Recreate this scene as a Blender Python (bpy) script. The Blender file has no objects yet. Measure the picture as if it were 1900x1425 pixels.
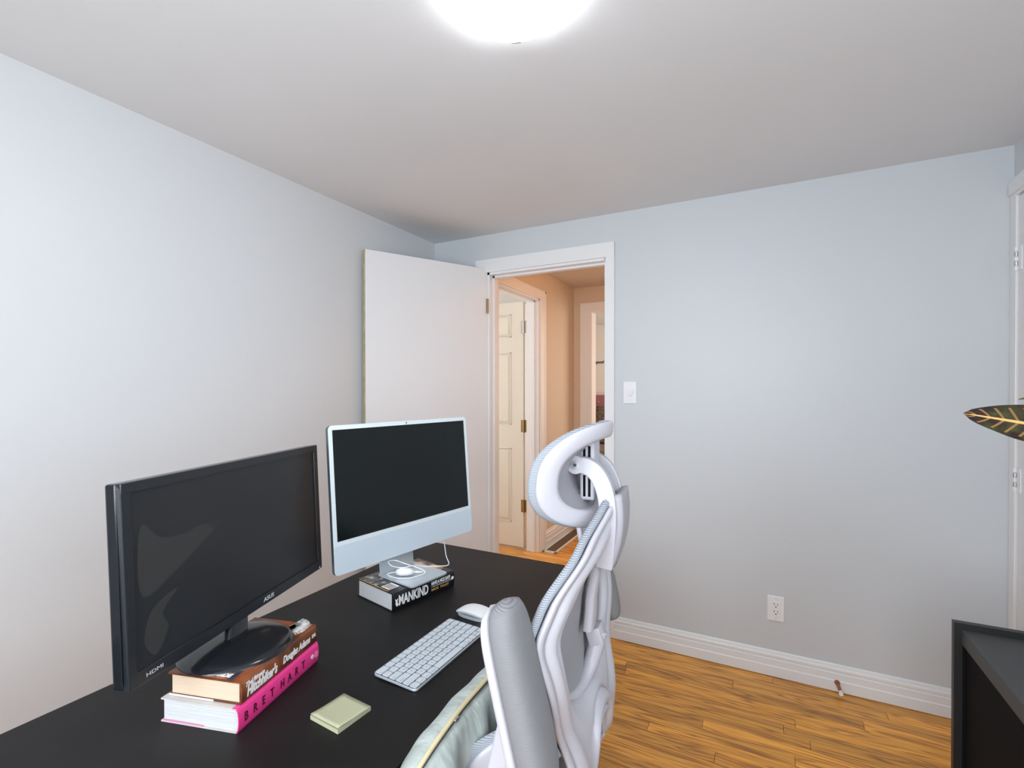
import bpy, bmesh, math, random
from mathutils import Vector, Matrix, Euler
random.seed(7)
PI = math.pi
R = math.radians
COL = bpy.context.scene.collection

# ------------------------------------------------------------------ camera
F_PX, CY_PX = 903.53, 728.73
cam_d = bpy.data.cameras.new('camera'); cam = bpy.data.objects.new('camera', cam_d); COL.objects.link(cam)
cam_d.sensor_fit = 'HORIZONTAL'; cam_d.sensor_width = 36.0
cam_d.lens = 36.0 * F_PX / 1900.0
cam_d.shift_y = (CY_PX - 712.5) / 1900.0
cam_d.clip_start = 0.02; cam_d.clip_end = 60
cam.location = (0, 0, 1.3485)
YAW, PITCH, ROLL = R(27.472), R(-0.395), R(-0.063)
cam.rotation_euler = (Matrix.Rotation(YAW, 3, 'Z') @ Matrix.Rotation(PI/2 + PITCH, 3, 'X') @ Matrix.Rotation(ROLL, 3, 'Z')).to_euler()
bpy.context.scene.camera = cam

# ------------------------------------------------------------------ world, exposure, daylight
world = bpy.data.worlds.new('world'); bpy.context.scene.world = world; world.use_nodes = True
world.node_tree.nodes['Background'].inputs[0].default_value = (0.70, 0.84, 1.0, 1)
world.node_tree.nodes['Background'].inputs[1].default_value = 1.2
vs = bpy.context.scene.view_settings
vs.view_transform = 'Standard'; vs.look = 'None'; vs.exposure = 0.22; vs.gamma = 1.0; vs.use_curve_mapping = False
try:
    bpy.context.scene.cycles.max_bounces = 10
    bpy.context.scene.cycles.diffuse_bounces = 6
except Exception: pass

def light(name, kind, loc, energy, color, size=None, rot=(0, 0, 0), sy=None, radius=None):
    d = bpy.data.lights.new(name, kind); d.energy = energy; d.color = color
    if kind == 'AREA':
        d.shape = 'RECTANGLE'; d.size = size; d.size_y = sy or size
    elif radius is not None: d.shadow_soft_size = radius
    o = bpy.data.objects.new(name, d); COL.objects.link(o); o.location = loc; o.rotation_euler = rot
    return o
# daylight through the window of the wall behind the camera, the neighbouring rooms' windows
light('window_daylight', 'AREA', (-0.35, -0.98, 1.55), 70, (0.90, 0.95, 1.0), 1.7, (R(-90) + PI, 0, 0), 1.3)
light('side_window_daylight', 'AREA', (1.20, 0.10, 1.60), 17, (0.92, 0.96, 1.0), 1.1, (0, R(90), 0), 1.2)
light('bedroom_daylight', 'AREA', (-0.15, 5.8, 1.5), 26, (1.0, 0.87, 0.74), 1.4, (0, R(90), 0), 1.2)
light('side_room_daylight', 'AREA', (-3.6, 3.0, 1.5), 34, (0.93, 0.97, 1.0), 1.0, (0, R(-90), 0), 1.2)

# ------------------------------------------------------------------ materials
MATS = {}
def mat(name, color=(.8, .8, .8), rough=.5, metal=0.0, spec=.5, emit=None, estr=0, bump=None, var=None, coat=0, alpha=None, trans=0):
    """bump=(scale,strength[,stretch xyz]) ; var=(scale,amount) colour mottling"""
    if name in MATS: return MATS[name]
    m = bpy.data.materials.new(name); m.use_nodes = True; nt = m.node_tree; b = nt.nodes['Principled BSDF']
    b.inputs['Base Color'].default_value = (*color, 1); b.inputs['Roughness'].default_value = rough
    b.inputs['Metallic'].default_value = metal; b.inputs['Specular IOR Level'].default_value = spec
    if coat: b.inputs['Coat Weight'].default_value = coat; b.inputs['Coat Roughness'].default_value = .15
    if trans: b.inputs['Transmission Weight'].default_value = trans
    if emit: b.inputs['Emission Color'].default_value = (*emit, 1); b.inputs['Emission Strength'].default_value = estr
    tc = nt.nodes.new('ShaderNodeTexCoord')
    if var:
        n = nt.nodes.new('ShaderNodeTexNoise'); n.inputs['Scale'].default_value = var[0]; n.inputs['Detail'].default_value = 4
        nt.links.new(tc.outputs['Object'], n.inputs['Vector'])
        r = nt.nodes.new('ShaderNodeMapRange'); r.inputs[1].default_value = .3; r.inputs[2].default_value = .7
        r.inputs[3].default_value = 1 - var[1]; r.inputs[4].default_value = 1 + var[1]
        nt.links.new(n.outputs['Fac'], r.inputs[0])
        mx = nt.nodes.new('ShaderNodeVectorMath'); mx.operation = 'SCALE'; mx.inputs[0].default_value = color
        nt.links.new(r.outputs[0], mx.inputs['Scale']); nt.links.new(mx.outputs[0], b.inputs['Base Color'])
    if bump:
        n = nt.nodes.new('ShaderNodeTexNoise'); n.inputs['Scale'].default_value = bump[0]; n.inputs['Detail'].default_value = 3
        mp = nt.nodes.new('ShaderNodeMapping')
        if len(bump) > 2: mp.inputs['Scale'].default_value = bump[2]
        nt.links.new(tc.outputs['Object'], mp.inputs['Vector']); nt.links.new(mp.outputs[0], n.inputs['Vector'])
        bp = nt.nodes.new('ShaderNodeBump'); bp.inputs['Strength'].default_value = bump[1]; bp.inputs['Distance'].default_value = bump[3] if len(bump) > 3 else .002
        nt.links.new(n.outputs['Fac'], bp.inputs['Height']); nt.links.new(bp.outputs[0], b.inputs['Normal'])
    MATS[name] = m
    return m

def ribbed(name, color, dark, axis, freq, rough=.85, amount=.5):
    """woven mesh fabric with fine ribs across one object axis"""
    m = bpy.data.materials.new(name); m.use_nodes = True; nt = m.node_tree; b = nt.nodes['Principled BSDF']
    b.inputs['Roughness'].default_value = rough; b.inputs['Specular IOR Level'].default_value = .2
    tc = nt.nodes.new('ShaderNodeTexCoord'); w = nt.nodes.new('ShaderNodeTexWave')
    w.bands_direction = axis; w.inputs['Scale'].default_value = freq; w.inputs['Distortion'].default_value = .6
    w.inputs['Detail'].default_value = 1; w.inputs['Detail Scale'].default_value = 3
    nt.links.new(tc.outputs['Object'], w.inputs['Vector'])
    c = nt.nodes.new('ShaderNodeValToRGB'); c.color_ramp.elements[0].color = (*dark, 1); c.color_ramp.elements[1].color = (*color, 1)
    c.color_ramp.elements[0].position = .5 - amount/2 - .2; c.color_ramp.elements[1].position = .5
    nt.links.new(w.outputs['Fac'], c.inputs[0]); nt.links.new(c.outputs[0], b.inputs['Base Color'])
    bp = nt.nodes.new('ShaderNodeBump'); bp.inputs['Strength'].default_value = .35; bp.inputs['Distance'].default_value = .0006
    nt.links.new(w.outputs['Fac'], bp.inputs['Height']); nt.links.new(bp.outputs[0], b.inputs['Normal'])
    MATS[name] = m
    return m

M_WALL = mat('pale_blue_grey_wall_paint', (.60, .635, .665), .42, spec=.45, bump=(60, .10))
M_WALLL = mat('pale_grey_left_wall_paint', (.66, .68, .70), .42, spec=.45, bump=(60, .10))
M_CEIL = mat('ceiling_paint', (.745, .755, .765), .75, spec=.2, bump=(40, .10), var=(1.5, .02))
M_TRIM = mat('white_trim_paint', (.80, .81, .82), .35)
M_DOOR = mat('white_door_paint', (.78, .78, .79), .40)
M_CREAM = mat('cream_door_paint', (.76, .74, .66), .4)
M_HALL = mat('hall_wall_paint', (.66, .56, .44), .55)
M_BED = mat('bedroom_wall_paint', (.85, .82, .78), .6)
M_RAW = mat('raw_door_edge_wood', (.46, .40, .24), .7, var=(30, .15))
M_HCEIL = mat('hall_ceiling_paint', (.66, .60, .54), .7)
M_BLACK = mat('black_brown_desk_laminate', (.0075, .007, .007), .48, spec=.24, bump=(300, .25, (1, 6, 1)), var=(9, .25))
M_DKDESK = mat('black_side_desk_laminate', (.010, .010, .011), .45, bump=(400, .2))
M_DKTOP = mat('charcoal_desk_surface', (.045, .048, .048), .55, bump=(400, .3))
M_PLASTIC = mat('black_monitor_plastic', (.014, .017, .021), .32, bump=(500, .15))
M_GLOSSB = mat('glossy_black_plastic', (.010, .012, .015), .16)
M_SILVER = mat('silver_aluminium', (.62, .68, .73), .32, metal=.55)
M_CHIN = mat('pale_blue_silver_chin', (.63, .72, .80), .38, metal=.1)
M_BEZEL = mat('pale_bezel', (.70, .77, .80), .3)
M_SCREEN = mat('dark_glass_screen', (.006, .010, .011), .12, spec=.35)
M_KEY = mat('white_keycap', (.54, .59, .64), .45)
M_WHITE = mat('white_plastic', (.82, .83, .85), .35)
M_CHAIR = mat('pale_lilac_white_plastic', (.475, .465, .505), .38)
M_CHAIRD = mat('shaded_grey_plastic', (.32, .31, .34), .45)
M_METAL = mat('chrome', (.6, .6, .62), .25, metal=1)
M_BRASS = mat('aged_brass', (.35, .24, .10), .35, metal=.8)
M_DARKMETAL = mat('dark_metal', (.05, .05, .055), .4, metal=.5)
M_BLK = mat('matte_black', (.006, .006, .007), .8, spec=.1)
M_MESH = ribbed('grey_ribbed_mesh', (.36, .36, .38), (.22, .22, .23), 'Z', 190)
M_MESHD = ribbed('dark_grey_ribbed_mesh', (.13, .13, .13), (.07, .07, .07), 'Z', 190)
M_MESHL = ribbed('pale_ribbed_mesh', (.36, .385, .42), (.17, .19, .22), 'Z', 120)
M_PAGES = mat('white_page_edges', (.56, .57, .59), .8, bump=(6, .8, (1, 1, 120)))
M_CREAMP = mat('cream_page_edges', (.64, .49, .36), .8, bump=(6, .5, (1, 1, 120)))
M_PINK = mat('hot_pink_cover', (.84, .05, .27), .3)
M_GREYC = mat('pale_cover_board', (.55, .52, .50), .35, var=(15, .12))
M_BOOKBLK = mat('black_cover', (.010, .010, .014), .25)
M_NOTE = mat('pale_yellow_green_note', (.42, .42, .28), .7)
M_LETW = mat('white_print', (.85, .85, .85), .5)
M_LETG = mat('gold_print', (.55, .30, .06), .5)
M_LETB = mat('black_print', (.045, .004, .012), .5)
M_LETS = mat('silver_print', (.55, .58, .62), .4)
M_LETP = mat('pale_pink_print', (.93, .22, .45), .5)
M_SAGE = mat('pale_sage_satin', (.42, .47, .445), .42, spec=.5, bump=(12, 1.0, (1, 1.8, .25), .012), var=(6, .06))
M_ZIP = mat('gold_zip_tape', (.60, .50, .30), .5)
M_FUR = mat('brown_fur', (.17, .12, .09), .95, bump=(70, 1.0), var=(25, .5))
M_HEADB = mat('dusty_pink_velvet', (.36, .15, .16), .8, bump=(20, .4))
M_POT = mat('white_ceramic', (.75, .75, .73), .25)
M_SOIL = mat('soil', (.04, .025, .015), .95)
M_STEM = mat('plant_stem', (.16, .14, .06), .6)
M_GRILLE = mat('brown_grille', (.20, .12, .07), .45)
M_DARK = mat('dark_recess', (.01, .008, .006), .9)
M_COPPER = mat('copper', (.45, .20, .09), .3, metal=.7)

def cover_art(name, c1, c2, c3, scale, rough=.28):
    m = bpy.data.materials.new(name); m.use_nodes = True; nt = m.node_tree; b = nt.nodes['Principled BSDF']
    b.inputs['Roughness'].default_value = rough
    tc = nt.nodes.new('ShaderNodeTexCoord'); n = nt.nodes.new('ShaderNodeTexNoise'); n.inputs['Scale'].default_value = scale
    n.inputs['Detail'].default_value = 3
    nt.links.new(tc.outputs['Object'], n.inputs['Vector'])
    c = nt.nodes.new('ShaderNodeValToRGB'); e = c.color_ramp.elements
    e[0].color = (*c1, 1); e[0].position = .42; e[1].color = (*c3, 1); e[1].position = .66
    x = e.new(.52); x.color = (*c2, 1)
    nt.links.new(n.outputs['Fac'], c.inputs[0]); nt.links.new(c.outputs[0], b.inputs['Base Color'])
    return m
M_BROWN = cover_art('rust_brown_cover', (.09, .028, .012), (.13, .040, .016), (.30, .09, .035), 14)
M_ARTB = cover_art('blue_black_cover_art', (.012, .02, .04), (.05, .06, .09), (.45, .18, .08), 22)
M_ARTM = cover_art('grey_portrait_print', (.02, .02, .025), (.10, .10, .10), (.60, .58, .55), 40)
M_ARTO = cover_art('orange_photo_print', (.10, .05, .03), (.45, .16, .06), (.75, .50, .25), 45)
M_ARTW = cover_art('white_starburst_print', (.30, .28, .28), (.60, .62, .62), (.85, .86, .84), 60)

def oak(name, tint=(1, 1, 1)):
    m = bpy.data.materials.new(name); m.use_nodes = True; nt = m.node_tree; b = nt.nodes['Principled BSDF']; N = nt.nodes.new; L = nt.links.new
    b.inputs['Roughness'].default_value = .33; b.inputs['Coat Weight'].default_value = .25; b.inputs['Coat Roughness'].default_value = .2
    tc = N('ShaderNodeTexCoord'); oi = N('ShaderNodeObjectInfo')
    off = N('ShaderNodeVectorMath'); off.operation = 'SCALE'; off.inputs[0].default_value = (37, 11, 5); L(oi.outputs['Random'], off.inputs['Scale'])
    ad = N('ShaderNodeVectorMath'); L(tc.outputs['Object'], ad.inputs[0]); L(off.outputs[0], ad.inputs[1])
    mp = N('ShaderNodeMapping'); mp.inputs['Scale'].default_value = (1.25, 19, 1); L(ad.outputs[0], mp.inputs['Vector'])
    n1 = N('ShaderNodeTexNoise'); n1.inputs['Scale'].default_value = 1.3; n1.inputs['Detail'].default_value = 2; n1.inputs['Distortion'].default_value = .6
    L(mp.outputs[0], n1.inputs['Vector'])
    # contour rings of the noise read as cathedral grain
    mul = N('ShaderNodeMath'); mul.operation = 'MULTIPLY'; mul.inputs[1].default_value = 6.5; L(n1.outputs['Fac'], mul.inputs[0])
    fr = N('ShaderNodeMath'); fr.operation = 'PINGPONG'; fr.inputs[1].default_value = .5; L(mul.outputs[0], fr.inputs[0])
    cr = N('ShaderNodeValToRGB'); e = cr.color_ramp.elements
    e[0].position = .0; e[0].color = (.42 * tint[0], .155 * tint[1], .018 * tint[2], 1); e[1].position = .22; e[1].color = (.80 * tint[0], .33 * tint[1], .036 * tint[2], 1)
    x = e.new(.5); x.color = (.93 * tint[0], .44 * tint[1], .062 * tint[2], 1)
    L(fr.outputs[0], cr.inputs[0])
    mp2 = N('ShaderNodeMapping'); mp2.inputs['Scale'].default_value = (8, 260, 1); L(ad.outputs[0], mp2.inputs['Vector'])
    n2 = N('ShaderNodeTexNoise'); n2.inputs['Scale'].default_value = 1; n2.inputs['Detail'].default_value = 2; L(mp2.outputs[0], n2.inputs['Vector'])
    r2 = N('ShaderNodeMapRange'); r2.inputs[1].default_value = .35; r2.inputs[2].default_value = .6; r2.inputs[3].default_value = .86; r2.inputs[4].default_value = 1.06
    L(n2.outputs['Fac'], r2.inputs[0])
    r3 = N('ShaderNodeMapRange'); r3.inputs[3].default_value = .68; r3.inputs[4].default_value = 1.12; L(oi.outputs['Random'], r3.inputs[0])
    pr = N('ShaderNodeMath'); pr.operation = 'MULTIPLY'; L(r2.outputs[0], pr.inputs[0]); L(r3.outputs[0], pr.inputs[1])
    sc = N('ShaderNodeVectorMath'); sc.operation = 'SCALE'; L(cr.outputs[0], sc.inputs[0]); L(pr.outputs[0], sc.inputs['Scale'])
    L(sc.outputs[0], b.inputs['Base Color'])
    return m
M_OAK = oak('golden_oak'); M_OAKH = oak('hall_golden_oak', (1.0, 1.0, 1.0))

def leaf_mat():
    m = bpy.data.materials.new('croton_leaf'); m.use_nodes = True; nt = m.node_tree; b = nt.nodes['Principled BSDF']; N = nt.nodes.new; L = nt.links.new
    b.inputs['Roughness'].default_value = .45; b.inputs['Specular IOR Level'].default_value = .22
    uv = N('ShaderNodeUVMap'); uv.uv_map = 'leaf'; s = N('ShaderNodeSeparateXYZ'); L(uv.outputs[0], s.inputs[0])
    ab = N('ShaderNodeMath'); ab.operation = 'ABSOLUTE'; L(s.outputs['X'], ab.inputs[0])
    t1 = N('ShaderNodeMath'); t1.operation = 'MULTIPLY'; t1.inputs[1].default_value = 11; L(s.outputs['Y'], t1.inputs[0])
    t2 = N('ShaderNodeMath'); t2.operation = 'MULTIPLY'; t2.inputs[1].default_value = 1.1; L(ab.outputs[0], t2.inputs[0])
    t3 = N('ShaderNodeMath'); t3.operation = 'SUBTRACT'; L(t1.outputs[0], t3.inputs[0]); L(t2.outputs[0], t3.inputs[1])
    fr = N('ShaderNodeMath'); fr.operation = 'PINGPONG'; fr.inputs[1].default_value = .5; L(t3.outputs[0], fr.inputs[0])
    ve = N('ShaderNodeMath'); ve.operation = 'LESS_THAN'; ve.inputs[1].default_value = .10; L(fr.outputs[0], ve.inputs[0])
    edge = N('ShaderNodeMath'); edge.operation = 'LESS_THAN'; edge.inputs[1].default_value = .80; L(ab.outputs[0], edge.inputs[0])
    ve2 = N('ShaderNodeMath'); ve2.operation = 'MULTIPLY'; L(ve.outputs[0], ve2.inputs[0]); L(edge.outputs[0], ve2.inputs[1])
    mid = N('ShaderNodeMath'); mid.operation = 'LESS_THAN'; mid.inputs[1].default_value = .075; L(ab.outputs[0], mid.inputs[0])
    tc = N('ShaderNodeTexCoord'); n = N('ShaderNodeTexNoise'); n.inputs['Scale'].default_value = 45; L(tc.outputs['Object'], n.inputs['Vector'])
    cr = N('ShaderNodeValToRGB'); e = cr.color_ramp.elements
    e[0].position = .42; e[0].color = (.018, .006, .005, 1); e[1].position = .68; e[1].color = (.045, .05, .010, 1); L(n.outputs['Fac'], cr.inputs[0])
    m1 = N('ShaderNodeMix'); m1.data_type = 'RGBA'; m1.inputs[7].default_value = (.24, .13, .035, 1); L(cr.outputs[0], m1.inputs[6]); L(ve2.outputs[0], m1.inputs[0])
    m2 = N('ShaderNodeMix'); m2.data_type = 'RGBA'; m2.inputs[7].default_value = (.80, .40, .12, 1); L(m1.outputs[2], m2.inputs[6]); L(mid.outputs[0], m2.inputs[0])
    L(m2.outputs[2], b.inputs['Base Color'])
    return m
M_LEAF = leaf_mat()

# ------------------------------------------------------------------ mesh helpers
def box(bm, c, s, bevel=0, rot=None, seg=2):
    r = bmesh.ops.create_cube(bm, size=1); vs_ = r['verts']
    bmesh.ops.scale(bm, vec=s, verts=vs_)
    if bevel:
        es = list({e for v in vs_ for e in v.link_edges})
        rb = bmesh.ops.bevel(bm, geom=es, offset=bevel, segments=seg, affect='EDGES', profile=.5)
        vs_ = [v for v in vs_ if v.is_valid] + rb['verts']; vs_ = list(set(vs_))
    if rot is not None: bmesh.ops.rotate(bm, cent=(0, 0, 0), matrix=rot if isinstance(rot, Matrix) else Euler(rot).to_matrix(), verts=vs_)
    bmesh.ops.translate(bm, vec=c, verts=vs_)
    return vs_
def box2(bm, a, b, bevel=0):
    return box(bm, [(p+q)/2 for p, q in zip(a, b)], [abs(q-p) for p, q in zip(a, b)], bevel)
def cyl(bm, c, r, h, axis='Z', seg=24, r2=None, bevel=0):
    res = bmesh.ops.create_cone(bm, cap_ends=True, segments=seg, radius1=r, radius2=r if r2 is None else r2, depth=h)
    v = res['verts']
    if axis == 'X': bmesh.ops.rotate(bm, cent=(0, 0, 0), matrix=Matrix.Rotation(PI/2, 3, 'Y'), verts=v)
    if axis == 'Y': bmesh.ops.rotate(bm, cent=(0, 0, 0), matrix=Matrix.Rotation(-PI/2, 3, 'X'), verts=v)
    bmesh.ops.translate(bm, vec=c, verts=v)
    return v
def lathe(bm, prof, c=(0, 0, 0), seg=48):
    rings = []
    for r, z in prof:
        if r < 1e-6: rings.append([bm.verts.new((c[0], c[1], c[2]+z))])
        else: rings.append([bm.verts.new((c[0]+r*math.cos(2*PI*i/seg), c[1]+r*math.sin(2*PI*i/seg), c[2]+z)) for i in range(seg)])
    for a, b in zip(rings, rings[1:]):
        for i in range(seg):
            j = (i+1) % seg
            if len(a) == 1: bm.faces.new((a[0], b[i], b[j]))
            elif len(b) == 1: bm.faces.new((a[i], b[0], a[j]))
            else: bm.faces.new((a[i], b[i], b[j], a[j]))
def spline(pts, n=8, closed=False):
    pts = [Vector(p) for p in pts]; out = []; N = len(pts)
    rng = range(N) if closed else range(N-1)
    for i in rng:
        if closed: p0, p1, p2, p3 = pts[i-1], pts[i], pts[(i+1) % N], pts[(i+2) % N]
        else: p0, p1, p2, p3 = pts[max(i-1, 0)], pts[i], pts[i+1], pts[min(i+2, N-1)]
        for k in range(n):
            t = k/n
            out.append(.5*((2*p1) + (p2-p0)*t + (2*p0-5*p1+4*p2-p3)*t*t + (3*p1-p0-3*p2+p3)*t**3))
    if not closed: out.append(pts[-1])
    return out
def tube(bm, pts, r, seg=8, cap=True):
    pts = [Vector(p) for p in pts]; rings = []; up = Vector((0, 0, 1))
    prev = None
    for i, p in enumerate(pts):
        t = (pts[min(i+1, len(pts)-1)] - pts[max(i-1, 0)]).normalized()
        if prev is None:
            n = t.cross(up) if abs(t.dot(up)) < .95 else t.cross(Vector((1, 0, 0)))
        else: n = prev - t*prev.dot(t)
        n.normalize(); prev = n; b = t.cross(n)
        rr = r(i/(len(pts)-1)) if callable(r) else r
        rings.append([bm.verts.new(p + rr*(math.cos(2*PI*k/seg)*n + math.sin(2*PI*k/seg)*b)) for k in range(seg)])
    for a, b in zip(rings, rings[1:]):
        for k in range(seg): bm.faces.new((a[k], a[(k+1) % seg], b[(k+1) % seg], b[k]))
    if cap: bm.faces.new(rings[0][::-1]); bm.faces.new(rings[-1])
def prism(bm, poly, axis, a, b):
    """extrude closed polygon of 2D points along axis between a and b. axis X: poly=(y,z); Y: (x,z); Z: (x,y)"""
    def P(p, t):
        return {'X': (t, p[0], p[1]), 'Y': (p[0], t, p[1]), 'Z': (p[0], p[1], t)}[axis]
    A = [bm.verts.new(P(p, a)) for p in poly]; B = [bm.verts.new(P(p, b)) for p in poly]; n = len(poly)
    bm.faces.new(A); bm.faces.new(B[::-1])
    for i in range(n): bm.faces.new((A[i], B[i], B[(i+1) % n], A[(i+1) % n]))
    bmesh.ops.recalc_face_normals(bm, faces=bm.faces)
def grid(bm, fn, nu, nv, closed_u=False):
    vv = [[bm.verts.new(fn(i/(nu if closed_u else nu-1), j/(nv-1))) for j in range(nv)] for i in range(nu)]
    for i in range(nu if closed_u else nu-1):
        for j in range(nv-1): bm.faces.new((vv[i][j], vv[(i+1) % nu][j], vv[(i+1) % nu][j+1], vv[i][j+1]))
    return vv
def new(): return bmesh.new()
def obj(name, bm, m, parent=None, loc=(0, 0, 0), rot=(0, 0, 0), smooth=False, angle=None):
    bmesh.ops.recalc_face_normals(bm, faces=bm.faces)
    me = bpy.data.meshes.new(name); bm.to_mesh(me); bm.free()
    if m: me.materials.append(m)
    if smooth:
        for p in me.polygons: p.use_smooth = True
        if angle: 
            try: me.set_sharp_from_angle(angle=R(angle))
            except Exception: pass
    o = bpy.data.objects.new(name, me); COL.objects.link(o); o.location = loc; o.rotation_euler = rot
    if parent: o.parent = parent
    return o
def mod(o, kind, **kw):
    md = o.modifiers.new(kind.lower(), kind)
    for k, v in kw.items(): setattr(md, k, v)
    return md
def thing(name, label, cat, loc=(0, 0, 0), rz=0, group=None):
    o = bpy.data.objects.new(name, None); o.empty_display_size = .05; COL.objects.link(o)
    o.location = loc; o.rotation_euler = (0, 0, rz); o['label'] = label; o['category'] = cat
    if group: o['group'] = group
    return o
def tag(o, label, cat, group=None):
    o['label'] = label; o['category'] = cat
    if group: o['group'] = group
    return o
def struct(name, bm, m, label=None, cat=None, **kw):
    o = obj(name, bm, m, **kw); o['kind'] = 'structure'
    if label: o['label'] = label
    if cat: o['category'] = cat
    return o
def text(name, s, size, m, parent, mtx, depth=.0004, sx=1.0, shear=0, bold=0):
    cu = bpy.data.curves.new('text', 'FONT'); cu.body = s; cu.size = size; cu.extrude = depth/2; cu.shear = shear
    cu.offset = bold; cu.align_x = 'LEFT'; cu.align_y = 'CENTER'; cu.resolution_u = 3
    o = bpy.data.objects.new('text', cu); COL.objects.link(o); bpy.context.view_layer.update()
    me = bpy.data.meshes.new_from_object(o.evaluated_get(bpy.context.evaluated_depsgraph_get()))
    bpy.data.objects.remove(o); bpy.data.curves.remove(cu)
    me.name = name; me.materials.clear(); me.materials.append(m)
    if sx != 1.0:
        for v in me.vertices: v.co.x *= sx
    t = bpy.data.objects.new(name, me); COL.objects.link(t)
    if parent: t.parent = parent
    t.matrix_local = mtx
    return t
def frame(origin, xdir, ydir):
    x = Vector(xdir).normalized(); y = Vector(ydir).normalized(); z = x.cross(y)
    return Matrix(((x[0], y[0], z[0], origin[0]), (x[1], y[1], z[1], origin[1]), (x[2], y[2], z[2], origin[2]), (0, 0, 0, 1)))

# ------------------------------------------------------------------ room shell
XL, XR, YB, YF, H = -1.9186, .8611, 2.597, -.80, 2.30
YB2 = YB + .115
OX0, OX1, OZ = -1.518, -.773, 2.066          # doorway opening in wall_back
HX0, HX1, HY1, HZ = -1.60, -.50, 4.345, .045  # hall
bm = new(); box2(bm, (XL-.12, YF-.12, H), (XR+.6, YB2, H+.1)); struct('ceiling', bm, M_CEIL, 'off-white painted ceiling with the round glowing lamp', 'ceiling')
bm = new(); box2(bm, (XL-.12, YF, -.05), (XL, YB2, H)); struct('wall_left', bm, M_WALLL, 'pale grey wall behind the two screens', 'wall')
bm = new()
box2(bm, (XL, YB, -.05), (OX0, YB2, H)); box2(bm, (OX1, YB, -.05), (XR, YB2, H)); box2(bm, (OX0, YB, OZ), (OX1, YB2, H))
struct('wall_back', bm, M_WALL, 'pale blue-grey wall with the open doorway, dimmer and outlet', 'wall')
# right wall with closet door opening (Y 1.70..2.555)
CY0, CY1, CZ = 1.75, 2.545, 2.088
bm = new(); box2(bm, (XR, CY1, -.05), (XR+.12, YB2, H)); box2(bm, (XR, YF, -.05), (XR+.12, -.50, H)); box2(bm, (XR, .70, -.05), (XR+.12, CY0, H)); box2(bm, (XR, -.50, -.05), (XR+.12, .70, .92)); box2(bm, (XR, -.50, 2.02), (XR+.12, .70, H)); box2(bm, (XR, CY0, CZ), (XR+.12, CY1, H))
box2(bm, (XR+.12, CY0-.3, -.05), (XR+.6, CY0-.25, H)); box2(bm, (XR+.55, CY0-.3, -.05), (XR+.6, YB2, H)); box2(bm, (XR+.12, YB2-.05, -.05), (XR+.6, YB2, H))
struct('wall_right', bm, M_WALL, 'sliver of pale blue-grey wall above the white closet door', 'wall')
# front wall (behind the camera) with window
WX0, WX1, WZ0, WZ1 = -1.15, .45, .90, 2.05
bm = new(); box2(bm, (XL, YF-.12, -.05), (WX0, YF, H)); box2(bm, (WX1, YF-.12, -.05), (XR, YF, H))
box2(bm, (WX0, YF-.12, -.05), (WX1, YF, WZ0)); box2(bm, (WX0, YF-.12, WZ1), (WX1, YF, H)); struct('wall_front', bm, M_WALL)
bm = new()
for a, b in (((WX0, WZ0), (WX0+.05, WZ1)), ((WX1-.05, WZ0), (WX1, WZ1)), ((WX0, WZ0), (WX1, WZ0+.05)), ((WX0, WZ1-.05), (WX1, WZ1)), (((WX0+WX1)/2-.02, WZ0), ((WX0+WX1)/2+.02, WZ1))):
    box2(bm, (a[0], YF-.10, a[1]), (b[0], YF-.04, b[1]))
struct('window_1', bm, M_TRIM)
bm = new()
for a, b in (((-.50, .92), (-.45, 2.02)), ((.65, .92), (.70, 2.02)), ((-.50, .92), (.70, .97)), ((-.50, 1.97), (.70, 2.02)), ((-.50, 1.45), (.70, 1.49))):
    box2(bm, (XR+.04, a[0], a[1]), (XR+.10, b[0], b[1]))
struct('window_2', bm, M_TRIM)
gm = bpy.data.materials.new('window_glass'); gm.use_nodes = True; gn = gm.node_tree; gn.nodes.clear()
go = gn.nodes.new('ShaderNodeOutputMaterial'); gx = gn.nodes.new('ShaderNodeMixShader'); gt = gn.nodes.new('ShaderNodeBsdfTransparent'); gg = gn.nodes.new('ShaderNodeBsdfGlossy')
gg.inputs['Roughness'].default_value = .02; gx.inputs[0].default_value = .07
gn.links.new(gt.outputs[0], gx.inputs[1]); gn.links.new(gg.outputs[0], gx.inputs[2]); gn.links.new(gx.outputs[0], go.inputs[0])
bm = new(); box2(bm, (WX0+.05, YF-.072, WZ0+.05), (WX1-.05, YF-.068, WZ1-.05)); obj('pane', bm, gm, bpy.data.objects['window_1'])
bm = new(); box2(bm, (XR+.068, -.45, .97), (XR+.072, .65, 1.97)); obj('pane', bm, gm, bpy.data.objects['window_2'])

# floor: dark sub-floor with single oak strips
bm = new(); box2(bm, (XL, YF, -.06), (XR, YB2, -.008)); floor = struct('floor', bm, M_DARK, 'golden oak strip floor of the room', 'floor')
def strips(parent, x0, x1, y0, y1, ztop, m, w=.0572, lmin=.45, lmax=1.5):
    y = y0; n = 0
    while y < y1 - .01:
        ye = min(y + w, y1); x = x0 - random.uniform(0, .6)
        while x < x1 - .02:
            l = random.uniform(lmin, lmax); xe = x + l
            if x1 - xe < .18: xe = x1
            a, b = max(x, x0), min(xe, x1)
            if b - a > .02:
                bm = new(); cx = (a+b)/2; cyy = (y+ye)/2
                box2(bm, (a-cx+.0008, y-cyy+.0006, -.008), (b-cx-.0008, ye-cyy-.0006, random.uniform(-.0004, 0)))
                obj('plank', bm, m, parent, (cx, cyy, ztop)); n += 1
            x = xe
        y += w
    return n
n1 = strips(floor, XL, XR, YF, YB2, 0, M_OAK, lmin=.7, lmax=1.7)

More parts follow.
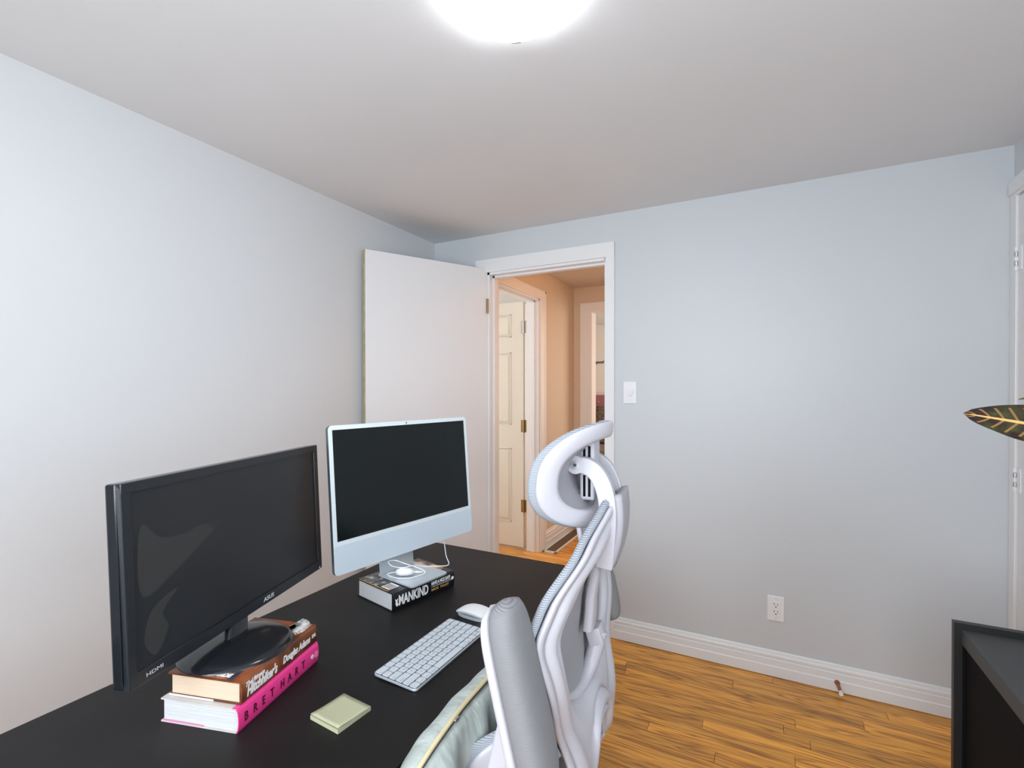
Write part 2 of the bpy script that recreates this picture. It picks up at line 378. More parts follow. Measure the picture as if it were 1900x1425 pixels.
# baseboards
BP = [(0, .003), (.018, .003), (.018, .048), (.0145, .052), (.0145, .080), (.010, .083), (.0125, .090), (.0125, .098), (.008, .104), (.006, .113), (.003, .118), (0, .118)]
def baseb(name, axis, wallpos, sign, a, b, z=0, sc=1.0, m=None):
    bm = new(); prism(bm, [(wallpos + sign*d, z + hh*sc) for d, hh in BP], axis, a, b); return struct(name, bm, m or M_TRIM)
baseb('baseboard_back', 'X', YB, -1, OX1+.0505, XR)
baseb('baseboard_back', 'X', YB, -1, XL, OX0-.082)
baseb('baseboard_left', 'Y', XL, 1, YF, YB-.02)
baseb('baseboard_right', 'Y', XR, -1, YF, CY0-.06)

# doorway casing, jambs
bm = new()
T = .014
box2(bm, (OX1, YB-T, 0), (OX1+.0505, YB, OZ+.0799), .002)
box2(bm, (OX0-.081, YB-T, 0), (OX0, YB, OZ+.0799), .002)
box2(bm, (OX0-.081, YB-T-.001, OZ), (OX1+.0505, YB, OZ+.08), .002)
struct('trim_1', bm, M_TRIM, 'flat white casing around the open doorway', 'trim')
bm = new()
box2(bm, (OX0, YB-.002, 0), (OX0+.014, YB2, OZ)); box2(bm, (OX1-.006, YB-.002, 0), (OX1, YB2, OZ)); box2(bm, (OX0, YB-.002, OZ-.014), (OX1, YB2, OZ))
box2(bm, (OX0+.014, YB+.040, 0), (OX0+.026, YB+.075, OZ-.014)); box2(bm, (OX0+.014, YB+.040, OZ-.026), (OX1-.006, YB+.075, OZ-.014)); 
struct('trim_2', bm, M_TRIM, 'white jamb and stop lining the doorway', 'trim')

# sloping oak threshold up to the slightly higher hall floor
bm = new(); prism(bm, [(YB+.02, .0), (YB2+.012, .0), (YB2+.012, HZ+.003), (YB2-.012, HZ+.003), (YB+.02, .004)], 'X', OX0+.0265, OX1-.0065)
struct('trim_7', bm, M_OAK)

# open slab door
d = Vector((-1.868, 1.918, 0)) - Vector((OX0, YB-.012, 0)); L_ = .751; ang = math.atan2(d.y, d.x)
door = bpy.data.objects.new('door_1', None); COL.objects.link(door); door.location = (OX0, YB-.012, 0); door.rotation_euler = (0, 0, ang)
door['kind'] = 'structure'; door['label'] = 'plain white slab door standing open against the left wall'; door['category'] = 'door'
# local x runs to the free edge; the seen face is local +y side
bm = new(); box2(bm, (0.004, -.035, .012), (L_, 0, 2.088), .0012); obj('door_leaf', bm, M_DOOR, door)
bm = new(); box2(bm, (L_, -.0345, .012), (L_+.004, -.001, 2.088)); obj('edge_strip', bm, M_RAW, door)
for z in (.25, 1.86):
    bm = new(); cyl(bm, (-.002, .004, z), .006, .09, seg=12); box2(bm, (0, -.02, z-.044), (.003, .002, z+.044)); obj('hinge', bm, M_BRASS, door)
bm = new(); cyl(bm, (L_-.06, .012, .98), .026, .012, 'Y'); cyl(bm, (L_-.06, .03, .98), .012, .03, 'Y')
bmesh.ops.create_uvsphere(bm, u_segments=20, v_segments=12, radius=.028, matrix=Matrix.Translation((L_-.06, .055, .98))); obj('door_knob', bm, M_BRASS, door, smooth=True)

# closet door on the right wall
bm = new()
box2(bm, (XR-.012, CY1, 0), (XR, YB-.002, CZ+.0745), .002); box2(bm, (XR-.012, CY0-.06, 0), (XR, CY0, CZ+.0745), .002); box2(bm, (XR-.013, CY0-.06, CZ), (XR, YB-.002, CZ+.075), .002)
box2(bm, (XR-.020, CY0-.06, CZ+.012), (XR-.012, YB-.006, CZ+.06), .003)
struct('trim_3', bm, M_TRIM, 'white casing of the closet door in the right corner', 'trim')
door2 = bpy.data.objects.new('door_2', None); COL.objects.link(door2); door2.location = (XR-.004, CY1-.003, 0)
door2['kind'] = 'structure'; door2['label'] = 'white closet door at the right edge of the view'; door2['category'] = 'door'
bm = new(); box2(bm, (0, -(CY1-CY0)+.005, .01), (.035, 0, CZ-.004), .0015); obj('door_leaf', bm, M_DOOR, door2)
for z in (1.845, 1.0, .22):
    h = bm = new(); box2(bm, (-.003, -.030, z-.045), (0, .028, z+.045)); ho = obj('hinge', bm, M_WHITE, door2)
    for k in range(5):
        bm = new(); cyl(bm, (-.007, .002, z-.036+k*.018), .0058, .0165, seg=12); obj('knuckle', bm, M_WHITE if k % 2 == 0 else M_METAL, ho)

# ------------------------------------------------------------------ hall beyond the doorway
bm = new(); box2(bm, (HX0-.11, YB2, -.05), (HX0, 2.80, H)); box2(bm, (HX0-.11, 3.555, -.05), (HX0, HY1, H)); box2(bm, (HX0-.11, 2.80, 2.069), (HX0, 3.555, H))
struct('wall_hall_left', bm, M_HALL, 'warm-lit hall wall with a panel door', 'wall')
BX0, BX1 = -1.430, -.66
bm = new(); box2(bm, (HX0-.11, HY1, -.05), (BX0, HY1+.11, H)); box2(bm, (BX1, HY1, -.05), (HX1+.1, HY1+.11, H)); box2(bm, (BX0, HY1, 2.071), (BX1, HY1+.11, H))
struct('wall_hall_back', bm, M_HALL, 'shaded hall end wall around the bedroom doorway', 'wall')
bm = new(); box2(bm, (HX1, YB2, -.05), (HX1+.1, HY1, H)); struct('wall_hall_right', bm, M_HALL)
bm = new(); box2(bm, (HX0-.11, YB2, H), (HX1+.1, HY1+.11, H+.1)); struct('ceiling_hall', bm, M_HCEIL, 'warm-lit hall ceiling', 'ceiling')
bm = new(); box2(bm, (HX0-.11, YB2+.001, -.06), (HX1, HY1+.11, HZ-.008)); hf = struct('floor_hall', bm, M_DARK, 'orange-lit oak floor of the hall', 'floor')
n2 = strips(hf, HX0-.11, HX1, YB2+.001, HY1+.11, HZ, M_OAKH, lmin=.8, lmax=1.6)
# casings in the hall
def casing(name, xo, y0, y1, ztop, w=.09):
    pass
bm = new()
box2(bm, (HX0, 2.80-.08, HZ), (HX0+.014, 2.80, 2.1395), .002); box2(bm, (HX0, 3.555, HZ), (HX0+.014, 3.65, 2.1395), .002); box2(bm, (HX0, 2.72, 2.069), (HX0+.015, 3.65, 2.140), .002)
box2(bm, (HX0+.014, 2.72, 2.125), (HX0+.018, 3.65, 2.140), .001); box2(bm, (HX0+.014, 3.632, HZ), (HX0+.018, 3.65, 2.140), .001)
struct('trim_4', bm, M_TRIM, 'white casing around the panel door opening in the hall', 'trim')
bm = new()
box2(bm, (HX0-.11, 3.541, HZ), (HX0, 3.555, 2.069)); box2(bm, (HX0-.11, 2.80, HZ), (HX0, 2.814, 2.069)); box2(bm, (HX0-.11, 2.80, 2.055), (HX0, 3.555, 2.069))
box2(bm, (HX0-.065, 3.529, HZ), (HX0-.035, 3.541, 2.055)); box2(bm, (HX0-.065, 2.814, 2.043), (HX0-.035, 3.541, 2.055))
struct('trim_5', bm, M_TRIM)
bm = new()
box2(bm, (BX0-.105, HY1-.014, HZ), (BX0-.028, HY1, 2.1495), .002); box2(bm, (BX0-.105, HY1-.015, 2.078), (BX1+.1, HY1, 2.150), .002); box2(bm, (BX1+.028, HY1-.014, HZ), (BX1+.1, HY1, 2.1495), .002)
box2(bm, (BX0-.030, HY1-.008, HZ), (BX0+.006, HY1+.114, 2.080)); box2(bm, (BX1-.006, HY1-.008, HZ), (BX1+.03, HY1+.114, 2.080)); box2(bm, (BX0-.03, HY1-.009, 2.060), (BX1+.03, HY1+.113, 2.079))
struct('trim_6', bm, M_TRIM, 'white casing around the bedroom doorway at the hall end', 'trim')
baseb('baseboard_hall', 'Y', HX0, 1, 3.65, HY1-.001, HZ, 1.2)
baseb('baseboard_hall', 'X', HY1, -1, HX0+.02, BX0-.105, HZ, 1.2)

# six panel door, open into the side room
door3 = bpy.data.objects.new('door_3', None); COL.objects.link(door3); door3.location = (-1.744, 3.553, 0); door3.rotation_euler = (0, 0, PI)
door3['kind'] = 'structure'; door3['label'] = 'cream six-panel door standing open beyond the hall'; door3['category'] = 'door'
W3 = .74; z0, z1 = .062, 2.062
# local x = away from hinge (world -X), local +y = world -Y (seen face)
bm = new()
cols = [(.115, .315), (.425, .625)]; rows = [(.262, .862), (1.062, 1.648), (1.780, 1.962)]
box2(bm, (0, -.030, z0), (W3, -.014, z1))
xs = [0, .115, .315, .425, .625, W3]
for a, b in ((xs[0], xs[1]), (xs[2], xs[3]), (xs[4], xs[5])): box2(bm, (a, -.014, z0), (b, 0, z1))
zz = [z0, .262, .862, 1.062, 1.648, 1.780, 1.962, z1]
for (a, b) in cols:
    for c_, d_ in ((z0, .262), (.862, 1.062), (1.648, 1.780), (1.962, z1)): box2(bm, (a, -.014, c_), (b, 0, d_))
obj('door_leaf', bm, M_CREAM, door3)
for a, b in cols:
    for c_, d_ in rows:
        bm = new(); ins = .026; zf = -.001
        o1 = [bm.verts.new(p) for p in ((a, -.014, c_), (b, -.014, c_), (b, -.008, d_), (a, -.008, d_))]
        o2 = [bm.verts.new(p) for p in ((a+ins, zf, c_+ins), (b-ins, zf, c_+ins), (b-ins, zf, d_-ins), (a+ins, zf, d_-ins))]
        bm.faces.new(o2)
        for i in range(4): bm.faces.new((o1[i], o1[(i+1) % 4], o2[(i+1) % 4], o2[i]))
        obj('panel', bm, M_CREAM, door3)
        bm = new()
        for (p, q) in (((a-.004, c_-.004), (b+.004, c_+.003)), ((a-.004, d_-.003), (b+.004, d_+.004)), ((a-.004, c_-.004), (a+.003, d_+.004)), ((b-.003, c_-.004), (b+.004, d_+.004))):
            box2(bm, (p[0], -.004, p[1]), (q[0], .0025, q[1]))
        obj('panel_moulding', bm, M_CREAM, door3)
for z, mm in ((1.855, M_METAL), (1.05, M_BRASS), (.40, M_BRASS)):
    bm = new(); cyl(bm, (-.008, .010, z), .007, .10, seg=12); box2(bm, (-.030, -.002, z-.05), (-.006, .002, z+.05)); box2(bm, (-.004, -.001, z-.05), (.020, .003, z+.05)); obj('hinge', bm, mm, door3)

# side room shell
bm = new(); box2(bm, (-3.7, 2.65, -.05), (HX0-.11, 2.70, H)); box2(bm, (-3.75, 2.65, -.05), (-3.7, 5, H)); box2(bm, (-3.7, 4.9, -.05), (HX0-.11, 5.0, H))
struct('wall_side_room', bm, M_BED)
bm = new(); box2(bm, (-3.7, 2.70, H), (HX0-.11, 5, H+.1)); struct('ceiling_side_room', bm, M_CEIL)
bm = new(); box2(bm, (-3.7, 2.70, -.06), (HX0-.11, 5, HZ)); struct('floor_side_room', bm, M_OAKH)
# bedroom shell
bm = new(); box2(bm, (-3.2, 7.0, -.05), (0, 7.1, H)); box2(bm, (-3.3, 5.01, -.05), (-3.2, 7.1, H)); box2(bm, (0, HY1+.11, -.05), (.1, 7.1, H)); box2(bm, (-3.2, 5.0, -.05), (-1.72, 5.05, H)); box2(bm, (-1.77, HY1+.11, -.05), (-1.71, 5.05, H))
struct('wall_bedroom', bm, M_BED, 'cream bedroom wall seen through the far doorway', 'wall')
bm = new(); box2(bm, (-3.2, 5.01, H), (0, 7.1, H+.1)); box2(bm, (-1.71, HY1+.11, H), (0, 5.01, H+.1)); struct('ceiling_bedroom', bm, M_CEIL)
bm = new(); box2(bm, (-3.2, 5.01, -.06), (0, 7.1, HZ)); box2(bm, (-1.71, HY1+.11, -.06), (0, 5.01, HZ)); struct('floor_bedroom', bm, M_OAKH)

# floor register in the hall
vent = thing('floor_vent', 'brown floor register with a pale wooden frame on the hall floor', 'vent', (-1.524, 3.93, HZ))
bm = new(); w, l = .055, .36
for a, b in (((-w, -l), (-w+.014, l)), ((w-.014, -l), (w, l)), ((-w, -l), (w, -l+.022)), ((-w, l-.022), (w, l))): box2(bm, (a[0], a[1], 0), (b[0], b[1], .012), .002)
obj('frame', bm, M_TRIM, vent)
bm = new(); box2(bm, (-w+.014, -l+.022, 0), (w-.014, l-.022, .004)); obj('duct_opening', bm, M_DARK, vent)
for i in range(40):
    bm = new(); box(bm, (0, -l+.03+i*(2*l-.06)/39, .007), (2*w-.028, .007, .004)); obj('slat', bm, M_GRILLE, vent)
bm = new()
for x in (-.022, 0, .022): box(bm, (x, 0, .0085), (.004, 2*l-.044, .003))
obj('bar', bm, M_GRILLE, vent)

# hall ceiling lamp (out of view, lights the hall warm)
hl = thing('ceiling_lamp', 'small round hall ceiling lamp with warm glow', 'lamp', (-.74, 3.20, H))
bm = new(); cyl(bm, (0, 0, -.01), .12, .02, seg=40); obj('base', bm, M_WHITE, hl)
M_HL = mat('warm_lamp_glass', (.9, .8, .6), .4, emit=(1, .40, .11), estr=24)
bm = new(); lathe(bm, [(0.0, -.10), (.04, -.097), (.08, -.08), (.105, -.05), (.11, -.02)], seg=32); obj('glass_shade', bm, M_HL, hl, smooth=True)

# ------------------------------------------------------------------ room ceiling lamp
cl = thing('ceiling_lamp', 'round frosted glass flush ceiling lamp, glowing white', 'lamp', (-.535, 1.028, H))
bm = new(); cyl(bm, (0, 0, -.011), .125, .022, seg=64); obj('base', bm, M_WHITE, cl, smooth=True, angle=40)
M_LAMP = mat('glowing_frosted_glass', (.95, .95, .95), .4, emit=(.96, .98, 1.0), estr=15.0)
_nt = M_LAMP.node_tree; _b = _nt.nodes['Principled BSDF']; _tc = _nt.nodes.new('ShaderNodeTexCoord'); _mp = _nt.nodes.new('ShaderNodeMapping'); _mp.inputs['Scale'].default_value = (1, 1, 0)
_ln = _nt.nodes.new('ShaderNodeVectorMath'); _ln.operation = 'LENGTH'; _mr = _nt.nodes.new('ShaderNodeMapRange'); _mr.interpolation_type = 'SMOOTHSTEP'
_mr.inputs[1].default_value = .05; _mr.inputs[2].default_value = .145; _mr.inputs[3].default_value = 34; _mr.inputs[4].default_value = 4.5
_nt.links.new(_tc.outputs['Object'], _mp.inputs['Vector']); _nt.links.new(_mp.outputs[0], _ln.inputs[0]); _nt.links.new(_ln.outputs['Value'], _mr.inputs[0]); _nt.links.new(_mr.outputs[0], _b.inputs['Emission Strength'])
bm = new(); lathe(bm, [(0, -.068), (.04, -.067), (.08, -.0615), (.11, -.051), (.132, -.037), (.1435, -.026), (.1455, -.022), (.141, -.022), (.10, -.04), (0, -.055)], seg=72); obj('glass_shade', bm, M_LAMP, cl, smooth=True)
for a in (112, 232, 352):
    bm = new(); c_, s_ = math.cos(R(a)), math.sin(R(a)); box(bm, (.148*c_, .148*s_, -.022), (.010, .022, .006), .001, rot=None)
    bmesh.ops.rotate(bm, cent=(.148*c_, .148*s_, -.022), matrix=Matrix.Rotation(R(a), 3, 'Z'), verts=bm.verts); obj('clip', bm, M_DARKMETAL, cl)

# ------------------------------------------------------------------ dimmer, outlet, door stop
dm = thing('dimmer_switch', 'white wall dimmer with a round knob beside the doorway', 'switch', (-.6395, YB, 1.331))
bm = new(); box(bm, (0, -.003, 0), (.070, .006, .117), .0025); obj('plate', bm, M_WHITE, dm)
bm = new(); cyl(bm, (0, -.011, .004), .0185, .012, 'Y', 32, r2=.0165); ko = obj('knob', bm, M_WHITE, dm, smooth=True, angle=40)
bm = new(); cyl(bm, (0, -.0185, .004), .009, .004, 'Y', 24); obj('knob_centre', bm, M_WHITE, ko)
for z in (.040, -.032):
    bm = new(); cyl(bm, (0, -.0063, z), .0028, .0012, 'Y', 12); obj('screw', bm, M_METAL, dm)
ot = thing('wall_outlet', 'white double wall outlet low on the blue-grey wall', 'outlet', (.0465, YB, .3185))
bm = new(); box(bm, (0, -.003, 0), (.070, .006, .117), .0025); obj('plate', bm, M_WHITE, ot)
bm = new(); box(bm, (0, -.0068, 0), (.034, .003, .068), .0012); rc = obj('receptacle', bm, M_WHITE, ot)
for z in (.017, -.017):
    for x, hh in ((-.007, .0085), (.007, .007)):
        bm = new(); box(bm, (x, -.0084, z+.004), (.0024, .0008, hh)); obj('slot', bm, M_BLK, rc)
    bm = new(); cyl(bm, (0, -.0084, z-.008), .0028, .0008, 'Y', 12); obj('slot', bm, M_BLK, rc)
for z in (.047, -.047):
    bm = new(); cyl(bm, (0, -.0064, z), .0026, .0012, 'Y', 12); obj('screw', bm, M_METAL, ot)
st = thing('door_stop', 'small copper spring door stop with a white tip on the baseboard', 'door stop', (.2865, YB-.018, .044))
bm = new(); cyl(bm, (0, -.002, 0), .011, .004, 'Y', 16); obj('mount', bm, M_COPPER, st)
bm = new(); pts = []
for i in range(120):
    t = i/119; a = t*2*PI*11; rr = .0068-.002*t
    pts.append((rr*math.cos(a)+.006*t, -.004-.052*t, rr*math.sin(a)-.010*t))
tube(bm, pts, .0013, 6); obj('spring', bm, M_COPPER, st, smooth=True)
bm = new(); cyl(bm, (.007, -.062, -.011), .0085, .018, 'Y', 16, r2=.0075); obj('rubber_tip', bm, M_WHITE, st, smooth=True, angle=40)

# ------------------------------------------------------------------ main desk
DX0, DX1, DY0, DY1, DZ = -1.199, -.525, -.05, 1.577, .74
dk = thing('desk', 'long black-brown desk carrying both screens', 'desk', ((DX0+DX1)/2, (DY0+DY1)/2, 0))
hx, hy = (DX1-DX0)/2, (DY1-DY0)/2
bm = new(); box2(bm, (-hx, -hy, DZ-.034), (hx, hy, DZ), .0015); obj('desktop', bm, M_BLACK, dk)
for sx in (-1, 1):
    for sy in (-1, 1):
        bm = new(); box2(bm, (sx*(hx-.02)-.025, sy*(hy-.03)-.025, 0), (sx*(hx-.02)+.025, sy*(hy-.03)+.025, DZ-.034)) if False else box(bm, (sx*(hx-.03), sy*(hy-.03), (DZ-.034)/2), (.05, .05, DZ-.034), .002)
        obj('leg', bm, M_BLACK, dk)
bm = new(); box2(bm, (-hx+.02, -hy+.055, DZ-.12), (-hx+.036, hy-.055, DZ-.034)); obj('apron', bm, M_BLACK, dk)

# ------------------------------------------------------------------ books
def book(name, label, loc, yaw, w, l, t, cover, pages, bt=.0025, over=.004, arc=.002):
    b = thing(name, label, 'book', loc, yaw)
    hw, hl_, n = w/2, l/2, 8
    outer = [(-hw, 0)] + [(hw - .002 + (arc+.002)*math.sin(PI*k/n)**.6 if 0 < k < n else hw-.002, t*k/n) for k in range(n+1)] + [(-hw, t)]
    inner = [(-hw, t-bt)] + [(hw-bt-.001, t-bt), (hw-bt-.001, bt), (-hw, bt)]
    bm = new(); prism(bm, outer+inner, 'Y', -hl_, hl_); obj('cover', bm, cover, b)
    bm = new(); bx = box2(bm, (-hw+over, -hl_+.003, bt), (hw-bt-.001, hl_-.003, t-bt)); obj('pages', bm, pages, b)
    b['w'] = w; b['t'] = t
    return b
def spine_text(b, s, size, m, y, z, x, **kw):
    return text('spine_lettering', s, size, m, b, frame((x, y, z), (0, 1, 0), (0, 0, 1)), **kw)
mk = book('hardcover_book', 'thick black hardcover with bold white spine lettering under the silver screen', (-.960, 1.155, DZ), R(-12.4), .171, .229, .050, M_BOOKBLK, M_PAGES, over=.006)
X = .171/2 + .0022
spine_text(mk, 'MANKIND', .038, M_LETW, -.096, .0250, X, sx=.60, bold=.0011)
spine_text(mk, 'HAVE A NICE DAY!', .0145, M_LETW, .022, .036, X, sx=.60, bold=.0006)
spine_text(mk, 'A TALE OF BLOOD AND SWEATSOCKS', .0055, M_LETS, .022, .0265, X, sx=.85)
spine_text(mk, 'MICK  FOLEY', .0095, M_LETG, .022, .0175, X, sx=1.25, bold=.0002)
# emblem marks at both ends of the spine
bm = new(); prism(bm, [(-.108, .036), (-.104, .030), (-.098, .034), (-.100, .024), (-.096, .016), (-.102, .012), (-.106, .018), (-.1055, .026)], 'X', X, X+.0004); obj('spine_emblem', bm, M_LETW, mk)
bm = new(); cyl(bm, (X, .106, .030), .005, .0006, 'X', 16); obj('spine_emblem', bm, M_LETW, mk)
# back cover print
zt = .050
bm = new(); box2(bm, (-.078, -.108, zt), (.012, -.03, zt+.0004)); obj('cover_photo', bm, M_ARTM, mk)
bm = new(); box2(bm, (.018, -.104, zt), (.055, -.068, zt+.0004)); bc = obj('barcode_patch', bm, M_LETW, mk)
for k in range(6):
    bm = new(); box2(bm, (.022+k*.0055, -.100, zt+.0004), (.0245+k*.0055, -.074, zt+.0006)); obj('barcode_bar', bm, M_LETB, bc)
bm = new(); box2(bm, (-.03, -.060, zt+.0004), (.045, -.045, zt+.0007)); obj('cover_stripe', bm, M_LETG, mk)
bm = new(); box2(bm, (-.078, -.1125, zt), (.060, -.1095, zt+.0004)); obj('cover_stripe', bm, M_LETG, mk)
bm = new(); box2(bm, (-.078, .050, zt), (.050, .108, zt+.0004)); obj('cover_photo', bm, M_ARTO, mk)

pk = book('hardcover_book', 'hot pink spined hardcover at the bottom of the stack under the black monitor', (-.936, .628, DZ), R(15.5), .163, .237, .043, M_GREYC, M_PAGES)
X = .163/2 + .0022
bm = new(); n = 8; hw = .163/2
pts = [(hw-.012, .0432)] + [(hw - .0015 + .0043*math.sin(PI*k/n)**.6 if 0 < k < n else hw-.0015, -.0002+.0434*k/n) for k in range(n, -1, -1)] + [(hw-.012, -.00005)]
inn = [(hw-.012, .0002), (hw-.004, .0002)] + [(hw - .003 + .0042*math.sin(PI*k/n)**.6, .043*k/n) for k in range(1, n)] + [(hw-.004, .0428), (hw-.012, .0430)]
prism(bm, pts+inn, 'Y', -.237/2, .237/2); obj('spine', bm, M_PINK, pk)
for i, ch in enumerate('BRET'): spine_text(pk, ch, .023, M_LETB, -.106+i*.0225, .0215, X+.0013, sx=.75, bold=.0003)
for i, ch in enumerate('HART'): spine_text(pk, ch, .023, M_LETB, -.010+i*.0225, .0215, X+.0013, sx=.75, bold=.0003)
bm = new(); cyl(bm, (X+.0013, .094, .023), .0045, .0006, 'X', 16); obj('spine_emblem', bm, M_LETW, pk)
bm = new(); cyl(bm, (X+.0013, .108, .0215), .007, .0006, 'X', 16); obj('spine_emblem', bm, M_LETP, pk)
bm = new(); box2(bm, (-.078, -.1187, .0026), (.01, -.1180, .0045)); obj('flap_edge', bm, M_LETP, pk)

br = book('hardcover_book', 'rust-brown hardcover with white script lettering, topmost of its stack', (-.9356, .632, DZ+.0434), R(15.5), .157, .222, .041, M_BROWN, M_CREAMP, bt=.003, over=.006)
X = .157/2 + .0022
spine_text(br, "The", .012, M_LETW, -.104, .031, X, sx=.9, shear=.3, bold=.0003)
spine_text(br, "Ultimate", .012, M_LETW, -.088, .031, X, sx=.8, shear=.3, bold=.0003)
spine_text(br, "Hitchhiker's", .025, M_LETW, -.100, .0170, X, sx=.66, shear=.25, bold=.0010)
spine_text(br, "Douglas Adams", .020, M_LETW, -.002, .020, X, sx=.70, shear=.25, bold=.0008)
spine_text(br, "DR", .010, M_LETW, .093, .021, X, sx=1, bold=.0004)
zt = .041
bm = new(); box2(bm, (-.050, -.108, zt), (.055, -.045, zt+.0004)); obj('cover_art', bm, M_ARTB, br)
text('cover_lettering', 'GUIDE', .014, M_LETW, br, frame((.005, -.098, zt+.0006), (1, 0, 0), (0, 1, 0)), bold=.0006)
bm = new()
for k in range(14):
    a = R(-35+k*9); box(bm, (.030+.02*math.cos(a), .085+.02*math.sin(a), zt+.0004), (.045, .004, .0006), rot=(0, 0, a))
obj('starburst_print', bm, M_ARTW, br)
bm = new(); box2(bm, (.056, .070, zt), (.072, .108, zt+.0004)); obj('cover_patch', bm, M_ARTO, br)
# protruding back flap sheet between the two stacked books
bm = new(); box2(bm, (-.076, -.1125, .0005), (.020, -.1108, .0030)); obj('flap_edge', bm, M_LETW, br)

# ------------------------------------------------------------------ black monitor
mn = thing('monitor', 'black wide monitor standing on the pink and brown books', 'monitor', (-.955, .620, .8250))
MW, MH = .5635, .3375; yaw = .3129; tilt = .041
Cw = Vector((-.9995, .6737, 1.0282)) - Vector(mn.location)
# local frame of the panel: x right (as seen), y up, z out of the screen
n_ = Vector((math.cos(yaw)*math.cos(tilt), math.sin(yaw)*math.cos(tilt), math.sin(tilt))); r_ = Vector((-math.sin(yaw), math.cos(yaw), 0)); u_ = n_.cross(r_)
MF = frame(Cw, r_, u_)
def pobj(name, bm, m, parent, F, **kw):
    o = obj(name, bm, m, parent, **kw); o.matrix_local = F; return o
bz, bzb = .0165, .023
bm = new()
for a, b in (((-MW/2, -MH/2), (MW/2, -MH/2+bzb)), ((-MW/2, MH/2-bz), (MW/2, MH/2)), ((-MW/2, -MH/2+bzb), (-MW/2+bz, MH/2-bz)), ((MW/2-bz, -MH/2+bzb), (MW/2, MH/2-bz))):
    box2(bm, (a[0], a[1], -.012), (b[0], b[1], 0))
bmesh.ops.remove_doubles(bm, verts=bm.verts, dist=1e-5)
fr_ = pobj('bezel', bm, M_PLASTIC, mn, MF); mod(fr_, 'BEVEL', width=.0018, segments=2, limit_method='ANGLE')
bm = new(); box2(bm, (-MW/2+.001, -MH/2+.001, -.034), (MW/2-.001, MH/2-.001, -.011), .004); pobj('side_band', bm, M_GLOSSB, mn, MF)
bm = new(); vs0 = box2(bm, (-MW/2+.012, -MH/2+.012, -.058), (MW/2-.012, MH/2-.012, -.034))
for v in bm.verts:
    if v.co.z < -.05: v.co.x *= .80; v.co.y *= .74
pobj('back_cover', bm, M_PLASTIC, mn, MF)
M_MSCR = mat('matte_dark_screen', (.016, .018, .021), .36, spec=.45, var=(6, .12))
bm = new(); box2(bm, (-MW/2+bz-.001, -MH/2+bzb-.001, -.010), (MW/2-bz+.001, MH/2-bz+.001, -.0035)); pobj('screen', bm, M_MSCR, mn, MF)
# dusty smudges wiped on the screen
def smudge_mat():
    m = bpy.data.materials.new('screen_smudge'); m.use_nodes = True; nt = m.node_tree; b = nt.nodes['Principled BSDF']
    b.inputs['Base Color'].default_value = (.030, .030, .031, 1); b.inputs['Roughness'].default_value = .55; return m
M_SM = smudge_mat()
def smudge(pts):
    bm = new(); v = [bm.verts.new((x, y, -.0031)) for x, y in pts]; bm.faces.new(v); pobj('smudge', bm, M_SM, mn, MF)
def sp(u, v): return (-MW/2+bz + u*(MW-2*bz), MH/2-bz - v*(MH-bz-bzb))
smudge([tuple(p)[:2] for p in spline([(*sp(.02, .30), 0), (*sp(.045, .20), 0), (*sp(.10, .30), 0), (*sp(.20, .33), 0), (*sp(.27, .31), 0), (*sp(.33, .36), 0), (*sp(.27, .43), 0), (*sp(.15, .54), 0), (*sp(.03, .60), 0)], 5, True)])
smudge([tuple(p)[:2] for p in spline([(*sp(.03, .86), 0), (*sp(.05, .72), 0), (*sp(.10, .66), 0), (*sp(.16, .64), 0), (*sp(.10, .74), 0), (*sp(.12, .84), 0), (*sp(.07, .96), 0)], 5, True)])
text('brand_lettering', 'ASUS', .0125, M_LETS, mn, MF @ Matrix.Translation((.042, -MH/2+bzb/2, .0003)), sx=1.25, bold=.0003, shear=.1)
text('small_lettering', 'HDMI', .009, M_LETS, mn, MF @ Matrix.Translation((-MW/2+.030, -MH/2+bzb/2, .0003)), sx=1.5)
bm = new(); box(bm, (MW/2-.012, -MH/2+.005, .0004), (.002, .004, .0008)); pobj('power_light', bm, M_LETW, mn, MF)
bm = new(); lathe(bm, [(0, .016), (.035, .0150), (.07, .0115), (.095, .0065), (.103, .003), (.104, 0), (0, 0)], seg=64); obj('stand_base', bm, M_GLOSSB, mn, smooth=True, angle=50)
bm = new()
a = Vector((-.038, .012, 0))
nb = [Vector((-.020, .010, .010)), Vector((-.034, .020, .028)), Vector((-.062, .040, .065)), Vector((-.085, .050, .125))]
def neck(u, v):
    i = u*(len(nb)-1); k = min(int(i), len(nb)-2); p = nb[k].lerp(nb[k+1], i-k); th = 2*PI*v
    hw_, ht = (.030 - .004*u), .010
    t = (math.copysign(abs(math.cos(th))**.6, math.cos(th))*hw_, math.copysign(abs(math.sin(th))**.6, math.sin(th))*ht)
    return p + r_*t[0] + Vector((n_.x, n_.y, 0))*t[1]
grid(bm, neck, 10, 25); obj('stand_neck', bm, M_GLOSSB, mn, smooth=True)

